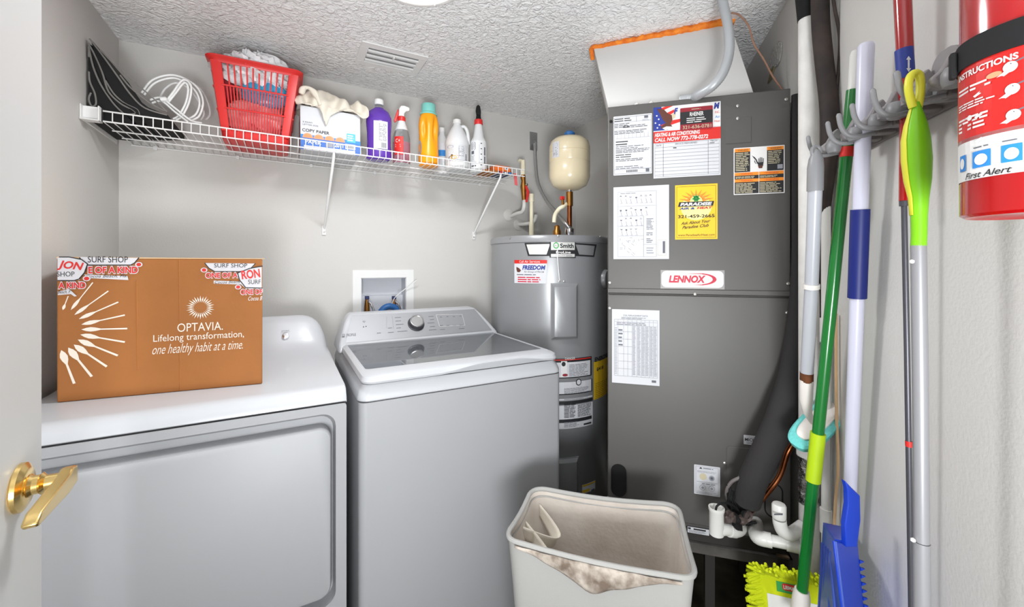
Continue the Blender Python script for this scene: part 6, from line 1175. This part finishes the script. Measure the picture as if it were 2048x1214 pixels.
arc(-.085, .085, zm-.004, zt2, 'label_red', 1); arc(-.085, .085, zl0, zm, 'ink_white', 1)
def etext(s, u0, v0, u1, v1, m, ly=3, **k):
    x0, z0 = ex_(u0, v1); x1, _ = ex_(u1, v1); _, z1 = ex_(u1, v0); mid = (z0+z1)/2; a.text(s, x0, z0, x1, z1, m, ly, **k)
sx_ = lambda u: ex_(u, 250)[0]; X0 = sx_(1922); X1 = sx_(2047)
zrow = lambda v: ex_(1985, v)[1]
a.text('INSTRUCTIONS', X0, zrow(134), sx_(2038), zrow(121), 'ink_white', 3, bold=.03)
for v, u1, n_ in ((158, 1990, 2), (192, 2000, 3), (222, 2010, 2), (238, 1995, 2)): a.lines(X0, zrow(v+10), sx_(u1), zrow(v-6), n_, 'ink_white', 3, w=.5)
for v, u in ((146, 2022), (190, 2026), (240, 2028)):
    x = sx_(u); z = zrow(v); a.disc(x, z, .005, .0055, 'ink_white', 4); a.poly([(x-.004, z-.003), (x-.03, z-.018), (x-.028, z-.020), (x, z-.005)], 'ink_white', 4); a.line(x, z+.003, x+.02, z+.01, .0015, 'ink_grey', 4)
a.disc(sx_(1943), zrow(222), .003, .003, 'ink_white', 4); a.disc(sx_(1990), zrow(152), .006, .003, 'ink_peach', 4)
for u0, u1 in ((1924, 1935), (1948, 1984), (2004, 2046)): a.rect(sx_(u0), zrow(330), sx_(u1), zrow(296), 'ink_sky', 3, 5); a.disc((sx_(u0)+sx_(u1))/2, zrow(314), .35*(sx_(u1)-sx_(u0)), .006, 'ink_white', 4)
for u0 in (1950, 2006): a.lines(sx_(u0), zrow(291), sx_(u0+34), zrow(284), 1, 'ink_grey', 3)
a.text('First Alert', sx_(1934), zrow(350), sx_(2026), zrow(337), 'ink', 3, shear=.35, bold=.01)
a.build('instruction_label', fe)
b_ = MB(); zb = zrow(84); b_.lathe(ec, [(er+.0008, zb-.014), (er+.0028, zb-.014), (er+.0028, zb+.014), (er+.0008, zb+.014)], 'black_rubber', 60); b_.build('strap', fe)
lt_ = MB(); thl = math.atan2(et(1926, 110).y-ec.y, et(1926, 110).x-ec.x)-.15; dl = Vector((math.cos(thl), math.sin(thl), 0)); lt_.obox(ec+dl*(er+.0028)+EZ*(zb-.02)-Vector((-dl.y, dl.x, 0))*.005, Vector((-dl.y, dl.x, 0))*.010, dl*.006, EZ*.030, 'black_rubber'); lt_.build('strap_latch', fe, bevel=.002)
br_ = MB(); wpt = Vector((ec.x, ec.y, 0)) - MN*0.0; gdist = (MOP-(ec.x-ec.y))/math.sqrt(2); br_.obox(Vector((ec.x, ec.y, zb-.05)) - MN*(gdist-.001) - MD*.02, MD*.04, MN*(gdist-er+.003), EZ*.10, 'black_rubber'); br_.build('wall_bracket', fe)
